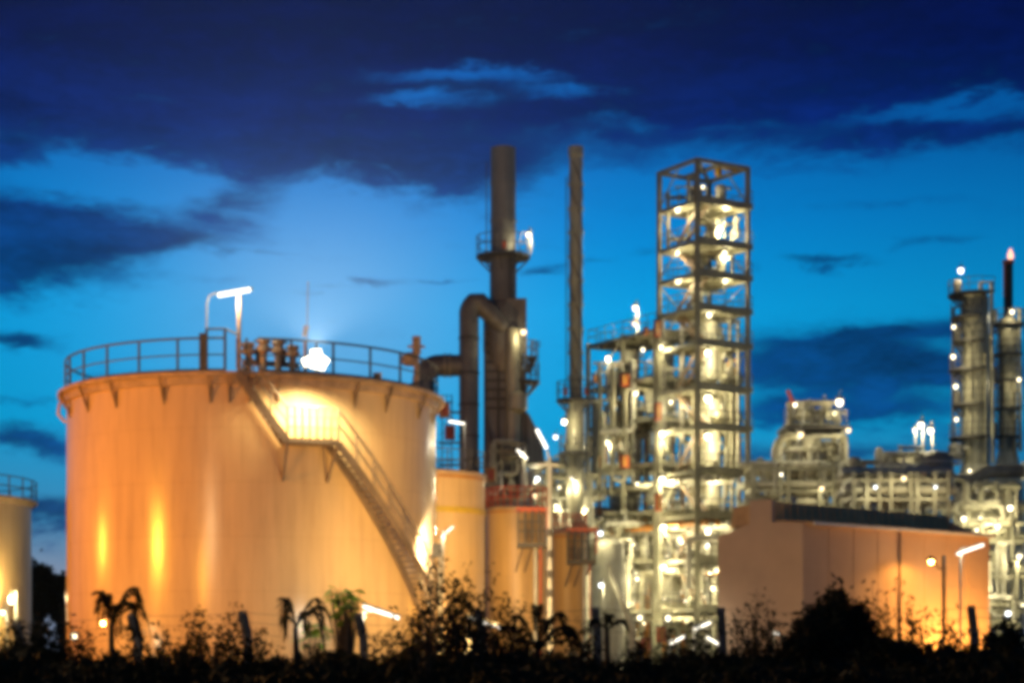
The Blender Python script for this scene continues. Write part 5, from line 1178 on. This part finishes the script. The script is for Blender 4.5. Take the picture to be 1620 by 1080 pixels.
SHR = [(350, 985, 90, 34, 'thin twiggy shrub left of the second cranked fence post', 14, 26, 21), (290, 1000, 90, 35, 'low twiggy shrub between the left fence posts', 12, 26, 22), (430, 1015, 70, 34, 'low twiggy shrub under the arched palm frond', 9, 26, 23),
       (703, 866, 66, 33, 'tallest slender sapling overlapping the tank stair foot', 16, 60, 24), (650, 1000, 110, 34, 'bushy shrub below the foot of the tank stair', 16, 50, 25), (592, 1008, 40, 36, 'small shrub by the third fence post', 8, 40, 26),
       (778, 905, 110, 33, 'wide sparse sapling before the small tanks', 15, 40, 27), (820, 1000, 60, 34, 'low shrub left of the spreading palm', 9, 40, 28),
       (1190, 955, 95, 36, 'sparse reddish shrub before the brown gable', 13, 26, 29), (1100, 985, 60, 36, 'low leafy shrub under the tower foot', 10, 60, 30), (1232, 990, 70, 35, 'low twiggy shrub right of the sparse reddish one', 9, 26, 31),
       (1322, 930, 128, 34, 'dense dark round bush before the long wall', 46, 150, 32), (1385, 912, 70, 34, 'tall wispy sapling leaning over the dense round bush', 9, 40, 33), (1412, 915, 60, 35, 'thin wispy sapling before the downpipe of the long wall', 8, 24, 34),
       (1466, 965, 60, 35, 'thin shrub before the orange lit wall', 9, 26, 35), (1405, 1005, 110, 32, 'low dark bush at the foot of the wispy saplings', 24, 90, 36), (1595, 985, 90, 33, 'dark bush at the right edge by the last fence post', 26, 110, 37), (1530, 1000, 80, 34, 'dark low bush left of the last fence post', 18, 80, 38),
       (20, 985, 80, 33, 'dark shrub at the left edge before the pale tank', 18, 70, 39), (80, 1000, 90, 33, 'dark shrub before the two dark trees', 20, 70, 40), (135, 985, 70, 34, 'thin shrub before the orange edge of the largest tank', 11, 30, 41), (236, 1010, 60, 34, 'low shrub beside the first cranked fence post', 9, 40, 42), (500, 1010, 60, 34, 'low shrub left of the bright broad leaved plant', 9, 40, 43), (1010, 1010, 70, 34, 'low dark shrub under the lower frame', 14, 60, 44), (905, 1015, 60, 35, 'low dark shrub right of the spreading palm', 12, 60, 45)]
SHR += [(322, 965, 70, 33, 'loose tall weed between the first and second cranked fence posts', 12, 44, 61), (372, 958, 50, 34, 'loose tall weed at the second cranked fence post', 11, 44, 62), (262, 985, 60, 33, 'loose weed right of the first cranked fence post', 11, 44, 63), (730, 925, 90, 33, 'loose leafy sapling right of the tallest one', 14, 60, 64), (660, 960, 100, 34, 'loose leafy sapling left of the tallest one', 14, 60, 65), (800, 935, 60, 34, 'thin sapling with bare twigs right of the wide sparse one', 11, 36, 66),
        (1170, 965, 60, 33, 'loose weed left of the sparse reddish shrub', 11, 40, 67), (1215, 945, 50, 34, 'tall thin weed right of the sparse reddish shrub', 10, 36, 68), (1440, 940, 60, 34, 'loose sapling against the orange glow of the long wall', 12, 40, 69), (1500, 960, 50, 33, 'thin weed beside the thin lamp post', 10, 36, 70), (1060, 990, 60, 34, 'loose weed before the tube lamps', 12, 44, 71), (110, 965, 60, 33, 'loose weed at the orange edge of the largest tank', 12, 44, 72), (1290, 985, 120, 33, 'low wide bush at the left foot of the dense round bush', 26, 90, 73)]
SHR += [(745, 895, 90, 32, 'feathery sapling between the tallest sapling and the wide sparse one', 9, 30, 81), (675, 920, 80, 32, 'feathery sapling at the very foot of the tank stair', 9, 30, 82), (765, 950, 120, 33, 'broad feathery bush before the banded small tank', 12, 34, 83), (625, 975, 90, 33, 'feathery bush under the long tube lamp', 10, 34, 84),
        (305, 960, 80, 34, 'feathery weed left of the loose tall weed', 10, 44, 85), (205, 985, 70, 33, 'feathery weed at the first cranked fence post', 10, 44, 86), (410, 990, 80, 34, 'feathery weed right of the second cranked fence post', 10, 44, 87), (60, 975, 90, 33, 'feathery dark bush before the gap between the two tanks', 16, 60, 88), (925, 985, 90, 34, 'feathery bush under the farther caged platform', 12, 50, 89), (1200, 930, 70, 34, 'feathery sapling against the brown gable', 8, 34, 90)]
for (px, yt, w_, Y, lab, nb, nl, sd) in SHR:
    big = nb > 23
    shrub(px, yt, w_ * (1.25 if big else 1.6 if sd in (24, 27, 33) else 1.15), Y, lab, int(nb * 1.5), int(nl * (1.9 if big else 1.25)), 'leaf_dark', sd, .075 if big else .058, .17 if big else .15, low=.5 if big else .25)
# grass blades and weed stalks that stick out above the tangle
gb = MB(); rg = random.Random(77)
for k in range(2600):
    x, y = rg.uniform(-13, 13), rg.uniform(29, 37.3); z0 = 1.05; h = rg.uniform(.35, .62) * (1.45 if rg.random() < .08 else 1); dx, dy = rg.gauss(0, .16), rg.gauss(0, .1); w = rg.uniform(.008, .018)
    b = Vector((x, y, z0)); m1 = b + Vector((dx * .35, dy * .35, h * .6)); t = b + Vector((dx * 1.3, dy * 1.3, h))
    gb.add([b - Vector((w, 0, 0)), b + Vector((w, 0, 0)), m1 + Vector((w * .8, 0, 0)), m1 - Vector((w * .8, 0, 0)), t], [(0, 1, 2, 3), (3, 2, 4)])
go = gb.build('tall_grass', 'leaf_dark', None, (0, 33, 1.05), ang=0); tag(go, 'dark grass blades rising out of the undergrowth', 'grass', kind='stuff')
# knee to chest high undergrowth that nobody could count
n = 110000
xx = rng.uniform(-13, 13, n); yy = rng.uniform(24, 37.5, n)
hgt = 1.45 + .13 * np.sin(xx * 1.7 + 1) + .10 * np.sin(xx * 4.3 + yy) + .08 * np.sin(xx * 9.1 + 2 * yy) - (36 - yy) * .022
hgt += np.where(xx * 36 / np.maximum(yy, 1) < -8.6, .18, 0) + np.where(xx * 36 / yy > 6.3, .14, 0)
zz = hgt * rng.uniform(.0, 1, n) ** .45 + rng.normal(size=n) * .05
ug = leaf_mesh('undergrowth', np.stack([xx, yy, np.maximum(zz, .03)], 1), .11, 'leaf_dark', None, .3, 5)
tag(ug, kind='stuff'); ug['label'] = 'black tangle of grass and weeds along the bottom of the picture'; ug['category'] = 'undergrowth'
# ------------------------------------------------------------------ thin haze added to carry the rim floodlight's halo
hz = MB(); hz.box((0, 300, 19.5), (1640, 1040, 43)); hb = hz.build('haze', 'soot', ang=0)
hm = bpy.data.materials.new('haze'); hm.use_nodes = True; t = hm.node_tree; t.nodes.clear()
pv = t.nodes.new('ShaderNodeVolumePrincipled'); pv.inputs['Color'].default_value = (.44, .65, 1, 1); pv.inputs['Density'].default_value = .00007; pv.inputs['Anisotropy'].default_value = .4
ot = t.nodes.new('ShaderNodeOutputMaterial'); t.links.new(pv.outputs[0], ot.inputs['Volume'])
hb.data.materials.clear(); hb.data.materials.append(hm); tag(hb, kind='stuff')
